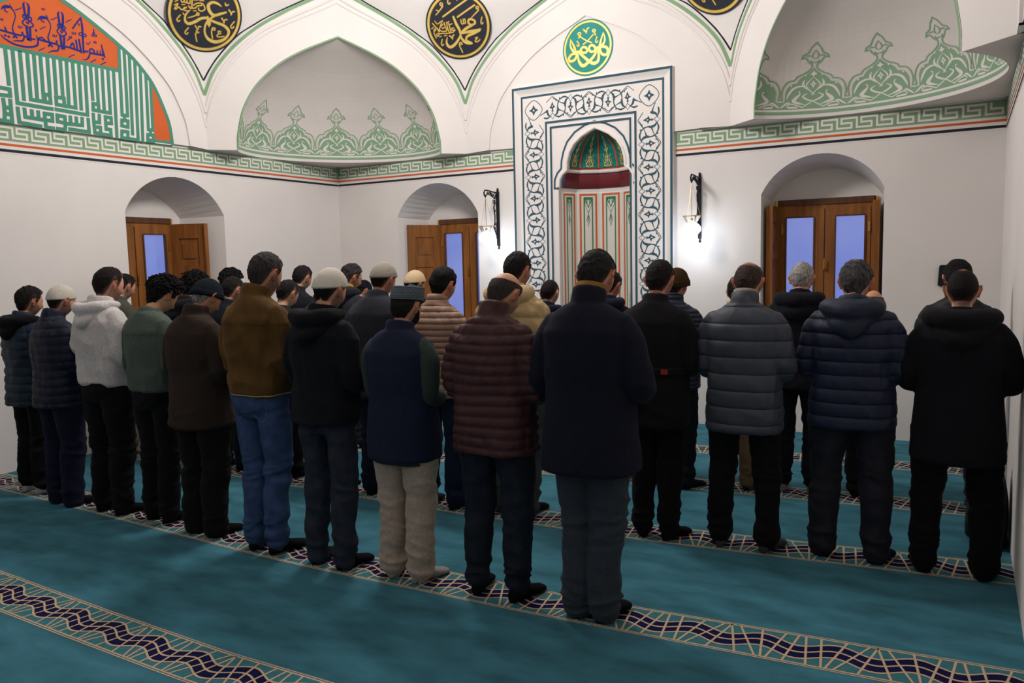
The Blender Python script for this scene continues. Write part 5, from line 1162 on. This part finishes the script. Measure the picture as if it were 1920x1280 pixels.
    def prof_w(z): return np.interp(z,[.55,.70,.85,.95,1.10,1.25,1.36,1.42,1.46,1.485],[.205+fl,.20+fl*.8,.20+fl*.4,.197,.188,.200,.207,.184,.136,.086])*w*bulk*np.interp(z,[1.2,1.42],[1.10,1.03])
    def prof_d(z): return np.interp(z,[.55,.70,.85,.95,1.10,1.25,1.36,1.42,1.46,1.485],[.165+fl,.16+fl*.8,.155+fl*.4,.152,.142,.143,.132,.108,.088,.075])*bulk*np.interp(z,[1.2,1.42],[1.06,1.0])*d.get('belly',1)*(w*.5+.5)
    hs = d.get('hemslope',0)
    zz = [hem+.0,hem+.012]+[z for z in (.62,.70,.78,.86,.95,1.03,1.10,1.18,1.25,1.31,1.36,1.40,1.43,1.455,1.48) if z > hem+.03]
    for i,z in enumerate(zz):
        a,b = prof_w(z),prof_d(z)
        if i == 0: a -= .014; b -= .014
        if d.get('rib') and z < hem+.06: a *= .93; b *= .93
        rings.append(ering(z,a,b,np.interp(z,[.8,1.1,1.3,1.4,1.48],[-.005,0,-.014,-.022,-.024]),.78 if z < 1.38 else .9,slope=hs if z < hem+.1 else 0))
    sh = [loft(rings)]
    ar = d.get('armr',.066)*bulk
    sleeves = []
    for sg in (-1,1):
        ap = arm_pts(sg,w*bulk**.5,sp); sleeves.append(limb(ap[:6],[ar*1.02,ar*1.05,ar*1.0,ar*.96,ar*.84,ar*.70],18))
    vest = d.get('vest')
    if not vest: sh += sleeves
    else: sh += [ellip((sg*.178*w,-.012,1.36),(.05,.075,.075)) for sg in (-1,1)]
    col_ = d.get('collar',.035)
    if col_:
        lean = (nb-Vector((0,-.022,1.47)))
        rings = []
        for t in (0,.35,.7,1):
            cz = 1.455+(.036+col_)*t; rings.append(ering(cz,.083-.008*t,.083-.008*t,-.022+lean.y*.35*t,1.0,24,slope=-.25*t))
        sh.append(loft(rings))
    me = remesh(sh,cv,7); p,n = arr(me); p = p+n*.003
    if puff:
        sp_,dp_ = puff; wob = .0 if d.get('straight') else .10
        ph = (p[:,2]+.012*nz3(p,7,sd)*wob*8)/sp_ + .0
        cr = np.abs(np.sin(PI*ph))
        prof = cr**(.22 if d.get('straight') else .45)-1
        p = p+n*(dp_*prof*(p[:,2] < 1.47))[:,None]
        stitch = np.exp(-(cr/.25)**2)
        p = p+n*(.0035*nz3(p,40,sd,(1.6,1.6,.6))*(1-.4*stitch)*d.get('crease',1))[:,None]
    fold = d.get('fold',.004)*1.35
    low = np.exp(-((p[:,2]-(hem+.07))/.09)**2); el = np.exp(-((p[:,2]-1.13)/.1)**2)*(np.abs(p[:,0]) > .16*w)
    p = p+n*(fold*(.35+.7*low+1.2*el)*ridge(p,15,sd+5,(.9,.9,1.2))+fold*.6*nz3(p,9,sd+8,(1.2,1.2,.5))+fold*.5*ridge(p,11,sd+12,(1.3,1.3,.45)))[:,None]
    if d.get('seam'):
        bk = (p[:,1] < -.05); p = p+n*(-.004*bk*np.exp(-(p[:,0]/.006)**2)*(p[:,2] < 1.42))[:,None]
    if d.get('yoke'):
        bk = (p[:,1] < -.03); p = p+n*(.004*bk*sstep((p[:,2]-1.33)/.006))[:,None]
    put(me,p*s); jack = finish(me,d.get('topname','jacket'),cloth(jc,jk,round(puff[0]*s,4) if puff and d.get('straight') else 0),body)
    if vest:
        me = remesh(sleeves+[loft([ering(z,a*w,b*w,-.005,.8) for z,a,b in ((hem-.022,.192,.145),(hem+.05,.19,.145),(1.2,.17,.12),(1.40,.14,.09))])],cv,2); p,n = arr(me)
        p = p+n*(.005*nz3(p,18,sd+2,(1,1,1.4)))[:,None]; put(me,p*s); finish(me,'shirt',cloth(*vest),body)
    # --- hood lying on the shoulders
    hd_ = d.get('hood')
    if hd_:
        k = hd_[2] if len(hd_) > 2 else 1.0
        S = [limb([(.095,.055,1.475),(.118,-.02,1.475),(.10,-.10,1.465),(.0,-.142,1.455),(-.10,-.10,1.465),(-.118,-.02,1.475),(-.095,.055,1.475)],[.026*k,.04*k,.05*k,.054*k,.05*k,.04*k,.026*k],14),
             limb([(.10,-.075,1.43),(.05,-.135,1.385*.999),(0,-.15,1.36),(-.05,-.135,1.385*.999),(-.10,-.075,1.43)],[.04*k,.045*k,.05*k,.045*k,.04*k],14), ellip((0,-.12,1.44),(.105*k,.06,.055))]
        me = remesh(S,cv,2); p,n = arr(me)
        p = p*np.array([d.get('hoodw',1.0),1,1]); p = p+n*(.006*nz3(p,24,sd+4,(1,1,1.3)))[:,None]
        put(me,p*s); finish(me,'hood',cloth(hd_[0],hd_[1]),jack)
    if d.get('innercollar'):
        cc,ch,ex_ = d['innercollar']
        me = bpy.data.meshes.new('c'); lean = (nb-Vector((0,-.022,1.47))); rings = []
        for t in (0,.5,1): rings.append(ering(1.47+ch*t,ex_-.004*t,ex_-.004*t,-.02+lean.y*.45*t,1,32,slope=-.30*t))
        inner = [ [(x*.9,(y+.02)*.9-.02,z) for x,y,z in r] for r in rings[::-1] ]
        vs,fs = loft(rings+inner,False); me.from_pydata(vs,[],fs); sc(me); finish(me,'inner_collar',cloth(cc,'knit'),body)
    if d.get('hemline'):
        c_,z_ = d['hemline']; pts = ering(z_,prof_w(z_)*.985+.002,prof_d(z_)*.985+.002,-.005,.78,40,slope=hs)
        mb = MB(); mb.tube(pts+[pts[0]],.0042,cloth(c_,'wool'),6); o = mb.build('hem_trim',jack,True); o.data.transform(Matrix.Scale(s,4)); sw = o.modifiers.new('w','SHRINKWRAP'); sw.target = jack; sw.offset = .002; sw.wrap_mode = 'ABOVE_SURFACE'
    if d.get('belt'):
        z_ = 1.07; mb = MB(); pts = ering(z_,prof_w(z_)+.010,prof_d(z_)+.012,-.003,.78,40)
        for q in (-.014,0,.014): mb.tube([(x,y,z+q) for x,y,z in pts+[pts[0]]],.0085,cloth(d['belt'],'wool'),6)
        mb.tube([(-.05,-.166,1.07),(-.055,-.176,.95),(-.06,-.172,.82)],[.012,.014,.013],cloth(d['belt'],'wool'),6)
        o = mb.build('belt',jack,True); o.data.transform(Matrix.Scale(s,4))
        mb = MB(); mb.box((.085,-.172,1.058),(.120,-.140,1.086),cloth((150,44,30),'wool')); o = mb.build('belt_loop',jack); o.data.transform(Matrix.Scale(s,4))
    if d.get('epaulette'):
        for sg in (-1,1):
            mb = MB(); mb.tube([(sg*.10*w,-.03,1.452),(sg*.15*w,-.034,1.434),(sg*.19*w,-.03,1.395)],[.013,.016,.014],cloth(jc,jk),8)
            o = mb.build('shoulder_strap',jack,True); o.data.transform(Matrix.Scale(s,4))
    body.location = (d['x'], d['y']+.075*s, 0); body.rotation_euler = (0,0,d.get('rz',0))
    tag(body, d['label'], 'person', 'men standing in rows for prayer')
    return body
# ================================================================== PEOPLE: who stands where (heel x, heel y, height of the crown)
BK=(17,17,21); NV=(20,23,40)
def P(**k): make_person(k)
# back row, nearest the camera, left to right
P(x=.87,y=-4.74,h=1.65,tilt=.22,w=1.0,stance=.10,top=((24,44,62),'nylon'),puff=(.072,.012),hem=.76,hood=(BK,'wool'),trs=(BK,'denim'),sock=(170,166,164),sockh=.16,tl=.09,hair='full',skin=(190,138,110),beard=.5,seed=1,
  label='man in a dark teal quilted jacket with black hood and pale socks, far left')
P(x=1.42,y=-4.82,h=1.67,tilt=.30,w=1.06,stance=.10,top=((20,27,48),'nylon'),puff=(.064,.010),hem=.79,collar=.05,trs=((24,28,48),'wool'),tw=1.12,tl=.03,cap=('crochet',(196,188,176)),capt=.018,hair='buzz',beard=.55,seed=2,skin=(198,148,122),
  label='man in white crochet skullcap, navy quilted jacket and navy trousers')
P(x=1.955,y=-4.79,h=1.79,tilt=.28,w=1.05,stance=.11,top=((196,190,188),'wool'),topname='hoodie',rib=1,fold=.009,hem=.915,hemslope=-.16,hood=((204,198,196),'wool',.85),trs=(BK,'wool'),tw=1.05,hair='short',fade=.75,seed=3,beard=.4,skin=(206,152,128),
  label='young man in a white hoodie and black trousers')
P(x=2.45,y=-4.75,h=1.70,tilt=.62,w=1.0,stance=.09,top=((84,94,86),'wool'),topname='sweatshirt',rib=1,yoke=1,fold=.006,hem=.94,collar=.012,trs=(BK,'wool'),hair='curly',hcol=(20,18,18),fade=0,beard=.15,seed=4,skin=(200,152,116),
  label='young man with black curly hair in a sage green sweatshirt, head deeply bowed')
P(x=2.97,y=-4.80,h=1.70,tilt=.58,w=1.08,stance=.10,top=((52,42,36),'wool'),topname='coat',hem=.745,flare=.012,collar=.05,trs=((22,20,20),'wool'),tw=1.15,tl=.03,cap=('beanie',(28,32,42)),capt=.02,hair='short',hcol=(70,66,64),grey=.8,fade=.2,seed=5,beard=.2,skin=(190,138,108),
  label='older man with grey hair in a dark knit cap and long dark brown wool coat')
P(x=3.59,y=-4.85,h=1.85,tilt=.36,w=1.02,stance=.085,top=((92,66,34),'suede'),yoke=1,hem=.93,collar=.05,fold=.007,rib=1,trs=((54,74,110),'denim'),pockets=1,tw=.95,tl=.07,hemline=((190,165,120),.936),hair='short',topb=1.5,hcol=(48,46,46),seed=6,beard=.6,skin=(196,144,118),
  label='tall man in a brown suede jacket and blue jeans')
P(x=4.12,y=-4.85,h=1.75,tilt=.34,w=1.0,stance=.105,top=((22,24,30),'wool'),hem=.86,flare=.01,fold=.007,hood=((20,21,25),'wool',1.05),trs=((48,54,66),'denim'),tw=.95,tl=.04,cap=('skull',(206,200,188)),capt=.018,hair='short',fade=.3,seed=7,beard=.5,skin=(198,150,124),
  label='man in off-white felt skullcap, black hooded jacket and slate trousers')
P(x=4.64,y=-4.80,h=1.665,tilt=.28,w=1.08,spread=-.035,stance=.10,toe=.3,top=((30,36,58),'wool'),topname='vest',vest=((54,68,62),'wool'),hem=.735,flare=.005,collar=.038,fold=.003,trs=((168,150,134),'wool'),tw=1.12,tl=.06,sock=(150,146,146),cap=('kufi',(82,92,98)),capt=.035,hair='short',hcol=(30,26,24),fade=.2,beardmesh=1,seed=8,skin=(194,144,116),
  label='man in grey-green embroidered kufi cap, navy vest over green sleeves and beige trousers')
P(x=5.22,y=-4.78,h=1.71,tilt=.66,turn=-.12,w=1.1,stance=.12,toe=.25,top=((76,43,46),'nylon'),puff=(.052,.012),crease=1.8,hem=.78,collar=.06,bulk=1.02,trs=((34,40,50),'denim'),tl=.085,tw=1.0,sock=(18,18,22),sockh=.06,hair='horse',hcol=(54,48,46),fade=.35,seed=9,beard=.3,skin=(202,150,118),
  label='balding man in a burgundy puffer jacket')
P(x=5.76,y=-4.79,h=1.81,tilt=.44,w=1.06,stance=.065,toe=.2,spread=.022,top=((25,28,42),'wool'),topname='coat',hem=.715,flare=.022,collar=.06,seam=1,fold=.003,epaulette=1,innercollar=((136,100,50),.098,.071),trs=((60,66,76),'wool'),tw=1.08,tl=.04,hair='short',hcol=(34,32,34),fade=.45,seed=10,skin=(206,146,118),
  label='dark-haired man in a long navy wool coat with camel collar and grey trousers')
# second row, right part
P(x=5.66,y=-3.56,h=1.75,tilt=.30,w=1.0,stance=.085,toe=.35,top=((24,24,28),'wool'),topname='coat',hem=.72,flare=.0,fold=.004,collar=.03,belt=(26,26,31),innercollar=((130,36,40),.050,.0765),trs=(BK,'wool'),tw=.98,hair='short',topb=1.4,hcol=(30,26,26),fade=.6,seed=11,skin=(204,150,122),
  label='dark-haired young man in a belted black coat with red collar lining')
P(x=6.19,y=-3.51,h=1.73,tilt=.40,w=1.05,stance=.14,toe=.3,top=((74,80,92),'nylon'),puff=(.098,.008),straight=1,crease=1.2,hem=.73,bulk=1.04,collar=.055,innercollar=((150,140,126),.088,.0745),trs=((20,20,25),'wool'),sock=(76,78,86),tl=.07,hair='thin',hcol=(60,50,46),fade=.4,seed=12,skin=(196,136,108),
  label='man with thinning brown hair in a grey padded jacket with fleece collar')
P(x=6.77,y=-3.41,h=1.72,tilt=.42,w=1.1,stance=.145,toe=.35,top=((34,42,66),'nylon'),puff=(.078,.009),straight=1,crease=1.1,hem=.785,bulk=1.05,hood=((34,41,62),'nylon',1.3),trs=((40,42,50),'denim'),tw=1.1,sock=(22,24,40),tl=.05,hair='full',hcol=(40,38,40),grey=.16,fade=.1,seed=13,crown=1,skin=(190,134,108),
  label='man with wavy greying hair in a navy padded jacket with hood')
P(x=7.30,y=-3.42,h=1.67,tilt=.34,w=1.12,stance=.15,toe=.3,spread=.02,top=((20,20,25),'wool'),topname='coat',hem=.665,flare=.012,seam=1,fold=.003,collar=.02,hood=((22,22,27),'wool',1.2),hoodw=1.15,trs=((15,15,19),'wool'),tw=1.1,hair='buzz',hcol=(26,22,22),fade=.9,crown=1,beard=.3,seed=14,skin=(194,136,108),
  label='man with cropped black hair in a long black hooded coat, right end beside the wall')
# second row, left part
P(far=1,x=.30,y=-3.55,h=1.73,tilt=.36,stance=.10,top=((82,82,74),'wool'),topname='shirt',hem=.86,collar=.03,trs=((176,158,124),'wool'),tl=.12,tw=1.1,sock=(206,182,164),hair='short',topb=1.3,fade=.3,seed=15,skin=(200,150,122),
  label='man in an olive-grey shirt and khaki trousers by the left window')
P(far=1,x=.82,y=-3.50,h=1.68,tilt=.5,top=((28,34,58),'wool'),hem=.8,trs=(BK,'wool'),cap=('skull',(216,204,166)),capt=.02,hair='short',seed=16,
  label='man in a cream cap, mostly hidden behind the curly-haired youth')
P(far=1,x=1.30,y=-3.55,h=1.72,tilt=.4,top=((24,26,32),'wool'),hem=.8,hood=((24,26,32),'wool'),trs=(BK,'wool'),hair='curly',hcol=(20,19,20),seed=17,
  label='man with black curly hair showing behind the dark knit cap')
P(far=1,x=1.76,y=-3.52,h=1.69,tilt=.4,top=((26,30,40),'wool'),hem=.8,trs=((22,24,34),'wool'),hair='short',hcol=(26,24,24),seed=18,
  label='man with short black hair, only his crown showing left of the brown suede collar')
P(far=1,x=2.39,y=-3.50,h=1.655,tilt=.5,w=.92,top=((30,30,34),'wool'),hem=.85,collar=.01,trs=(BK,'wool'),hair='short',fade=.9,seed=19,beard=0,skin=(206,158,124),
  label='boy with a black bowl fade haircut between the brown jacket and the off-white cap')
P(far=1,x=2.95,y=-3.60,h=1.73,tilt=.34,turn=-.15,top=((26,26,29),'nylon'),puff=(.09,.008),hem=.8,collar=.05,trs=(BK,'wool'),sock=(16,16,18),cap=('beanie',(20,20,23)),capt=.02,hair='short',seed=20,beard=.4,skin=(204,150,124),
  label='man in a black ribbed beanie and black jacket behind the off-white cap')
P(far=1,x=3.50,y=-3.60,h=1.785,tilt=.36,w=1.12,top=((46,48,56),'wool'),topname='coat',hem=.75,trs=((26,32,52),'denim'),cap=('skull',(158,150,138)),capt=.02,hair='short',seed=21,skin=(196,140,112),
  label='broad man in a greige cap and charcoal wool coat behind the kufi cap')
P(far=1,x=4.07,y=-3.63,h=1.73,tilt=.30,w=1.02,turn=-.1,top=((146,116,98),'nylon'),puff=(.042,.006),straight=1,hem=.82,collar=.05,trs=((28,36,62),'denim'),sock=(30,32,40),tl=.07,hair='full',hcol=(22,20,21),fade=0,seed=22,skin=(196,138,112),
  label='dark-haired man in a taupe quilted jacket')
P(x=4.62,y=-3.52,h=1.83,tilt=.24,w=1.1,turn=-.12,stance=.09,top=((182,156,112),'nylon'),puff=(.11,.014),crease=2.2,hem=.86,bulk=1.06,hood=((190,164,120),'nylon',1.25),trs=((62,66,68),'wool'),tw=1.15,tl=.04,hair='short',hcol=(26,24,25),fade=.3,seed=23,skin=(198,142,114),
  label='dark-haired man in a beige puffer jacket with big hood')
# third row
P(far=1,x=.45,y=-2.42,h=1.735,tilt=.4,top=((26,40,52),'wool'),hem=.8,trs=(BK,'wool'),hair='curly',hcol=(28,26,26),seed=24,
  label='curly-haired man in the third row, crown just above the brown suede shoulder')
P(far=1,x=1.02,y=-2.42,h=1.69,tilt=.2,turn=-.3,top=((30,30,36),'wool'),hem=.8,trs=(BK,'wool'),hair='short',seed=25,skin=(204,156,122),
  label='man almost hidden right of the brown-jacketed man, a sliver of hair and ear showing')
P(far=1,x=1.52,y=-2.44,h=1.775,tilt=.42,top=((30,32,40),'wool'),hem=.8,trs=(BK,'wool'),hair='short',crown=1,hcol=(28,24,25),seed=26,
  label='man with black hair and small crown whorl, left of the off-white cap')
P(far=1,x=2.15,y=-2.43,h=1.775,tilt=.34,turn=-.35,top=((48,50,58),'wool'),hem=.8,hood=((34,36,42),'wool'),trs=((40,42,52),'wool'),sock=(196,190,186),innercollar=((170,130,50),.075,.074),glasses=1,hair='full',hcol=(44,40,40),fade=.4,seed=27,skin=(200,144,116),
  label='man with wavy dark hair and glasses in a charcoal jacket')
P(far=1,x=2.94,y=-2.45,h=1.71,tilt=.3,turn=-.1,top=((27,28,31),'nylon'),puff=(.1,.008),hem=.8,hood=((26,27,30),'nylon',1.1),trs=(BK,'wool'),cap=('skull',(198,174,138)),capt=.02,hair='full',hcol=(20,19,21),fade=0,beard=.8,seed=28,skin=(190,132,106),
  label='black-haired man in a tan cap and black puffer jacket in front of the open shutter')
P(far=1,x=4.30,y=-2.40,h=1.61,tilt=.36,top=((24,28,46),'wool'),hem=.82,hood=((24,28,46),'wool'),trs=((130,148,176),'denim'),sock=(206,202,198),hair='buzz',fade=.8,seed=29,skin=(206,156,126),
  label='man with cropped hair and light jeans just left of the long navy coat')
P(far=1,x=4.85,y=-2.42,h=1.675,tilt=.36,turn=-.15,top=((24,28,44),'wool'),hem=.8,hood=((24,28,44),'wool',1.1),trs=(BK,'wool'),hair='short',hcol=(28,26,27),fade=.3,seed=30,skin=(196,136,108),
  label='dark-haired man in a navy hooded jacket right of the long navy coat collar')
P(x=5.40,y=-2.44,h=1.685,tilt=.30,turn=-.15,top=((34,42,64),'nylon'),puff=(.035,.003),straight=1,hem=.80,collar=.05,trs=((22,24,32),'wool'),sock=(26,28,36),toe=.5,epaulette=1,cap=('fur',(66,48,30)),capt=.024,hair='short',hcol=(40,34,32),seed=31,skin=(198,142,112),
  label='man in a brown turned-up cap and navy quilted jacket')
P(far=1,x=5.83,y=-2.27,h=1.61,tilt=.36,top=((166,146,112),'wool'),hem=.82,collar=.04,trs=((104,82,60),'wool'),tl=.05,hair='full',hcol=(26,24,25),seed=32,
  label='man in a tan jacket and brown corduroys hidden behind the grey padded jacket')
P(x=6.27,y=-2.18,h=1.71,tilt=.34,w=1.06,stance=.11,top=((24,26,34),'wool'),hem=.80,hood=((24,26,34),'wool',1.15),hoodw=1.1,trs=((24,26,32),'denim'),sock=(122,122,130),tl=.09,hair='short',hcol=(120,116,112),grey=.9,fade=.2,seed=33,skin=(200,140,112),
  label='silver-haired man in a black hooded jacket and grey socks in front of the right window')
P(x=6.74,y=-2.10,h=1.505,tilt=.36,turn=-.15,stance=.09,top=((20,20,24),'wool'),topname='coat',hem=.70,flare=.01,trs=((22,22,26),'wool'),tw=1.1,sock=(24,24,28),hair='horse',hcol=(90,78,72),fade=.4,seed=34,skin=(206,146,110),
  label='short bald man in a long black coat right of the navy padded jacket')
P(x=7.275,y=-2.14,h=1.70,tilt=.30,turn=.15,stance=.15,toe=.3,top=((22,23,28),'nylon'),puff=(.09,.006),hem=.80,collar=.05,trs=((38,40,44),'wool'),tw=1.1,hair='full',hcol=(20,19,21),fade=.1,seed=35,skin=(194,138,110),
  label='black-haired man in a black padded jacket behind the man in the hooded coat')
# front row, almost hidden
P(far=1,x=1.30,y=-1.25,h=1.60,tilt=.40,turn=-.3,top=((30,31,36),'wool'),hem=.8,hood=((32,33,38),'wool'),trs=(BK,'wool'),cap=('ball',(28,30,36),PI),capt=.022,hair='short',seed=36,
  label='man in a dark cap turned backwards, just visible beyond the bespectacled man')
# ================================================================== CAMERA, LIGHT, WORLD
cam = bpy.data.cameras.new('camera'); cam.sensor_width = 36; cam.lens = 1479.669/1920*36
co = bpy.data.objects.new('camera', cam); C.objects.link(co)
def cam_matrix(p, yaw, pitch, roll):
    cy,sy,cp,sp = math.cos(yaw),math.sin(yaw),math.cos(pitch),math.sin(pitch)
    f = Vector((sy*cp,cy*cp,sp)); rt = Vector((cy,-sy,0)); up = rt.cross(f)
    c,s = math.cos(roll),math.sin(roll); a = c*rt+s*up; b = -s*rt+c*up
    return Matrix(((a.x,b.x,-f.x,p[0]),(a.y,b.y,-f.y,p[1]),(a.z,b.z,-f.z,p[2]),(0,0,0,1)))
co.matrix_world = cam_matrix((7.305764,-8.1591,1.751), -.5207148, -.0994767, -.0226370)
bpy.context.scene.camera = co
def light(name, kind, loc, energy, color, size=.3, rot=None):
    L = bpy.data.lights.new(name, kind); L.energy = energy; L.color = color
    if kind == 'AREA': L.shape = 'DISK'; L.size = size
    else: L.shadow_soft_size = size
    o = bpy.data.objects.new(name, L); o.location = loc; C.objects.link(o)
    if rot: o.rotation_euler = rot
    return o
light('chandelier_light', 'POINT', (3.35,-3.0,4.4), 290, (1.0,.965,.94), .35)
light('fill_light', 'AREA', (4.6,-8.9,3.35), 19, (.86,.93,1.0), 1.6)  # added camera-side fill, stands for no real lamp in the porch
w = bpy.data.worlds.new('dusk'); bpy.context.scene.world = w; w.use_nodes = True
w.node_tree.nodes['Background'].inputs['Color'].default_value = (.25,.34,.7,1); w.node_tree.nodes['Background'].inputs['Strength'].default_value = .12
sc = bpy.context.scene
sc.view_settings.view_transform = 'Standard'; sc.view_settings.look = 'None'; sc.view_settings.exposure = 0
sc.cycles.max_bounces = 6; sc.cycles.diffuse_bounces = 4
sc.cycles.use_denoising = True
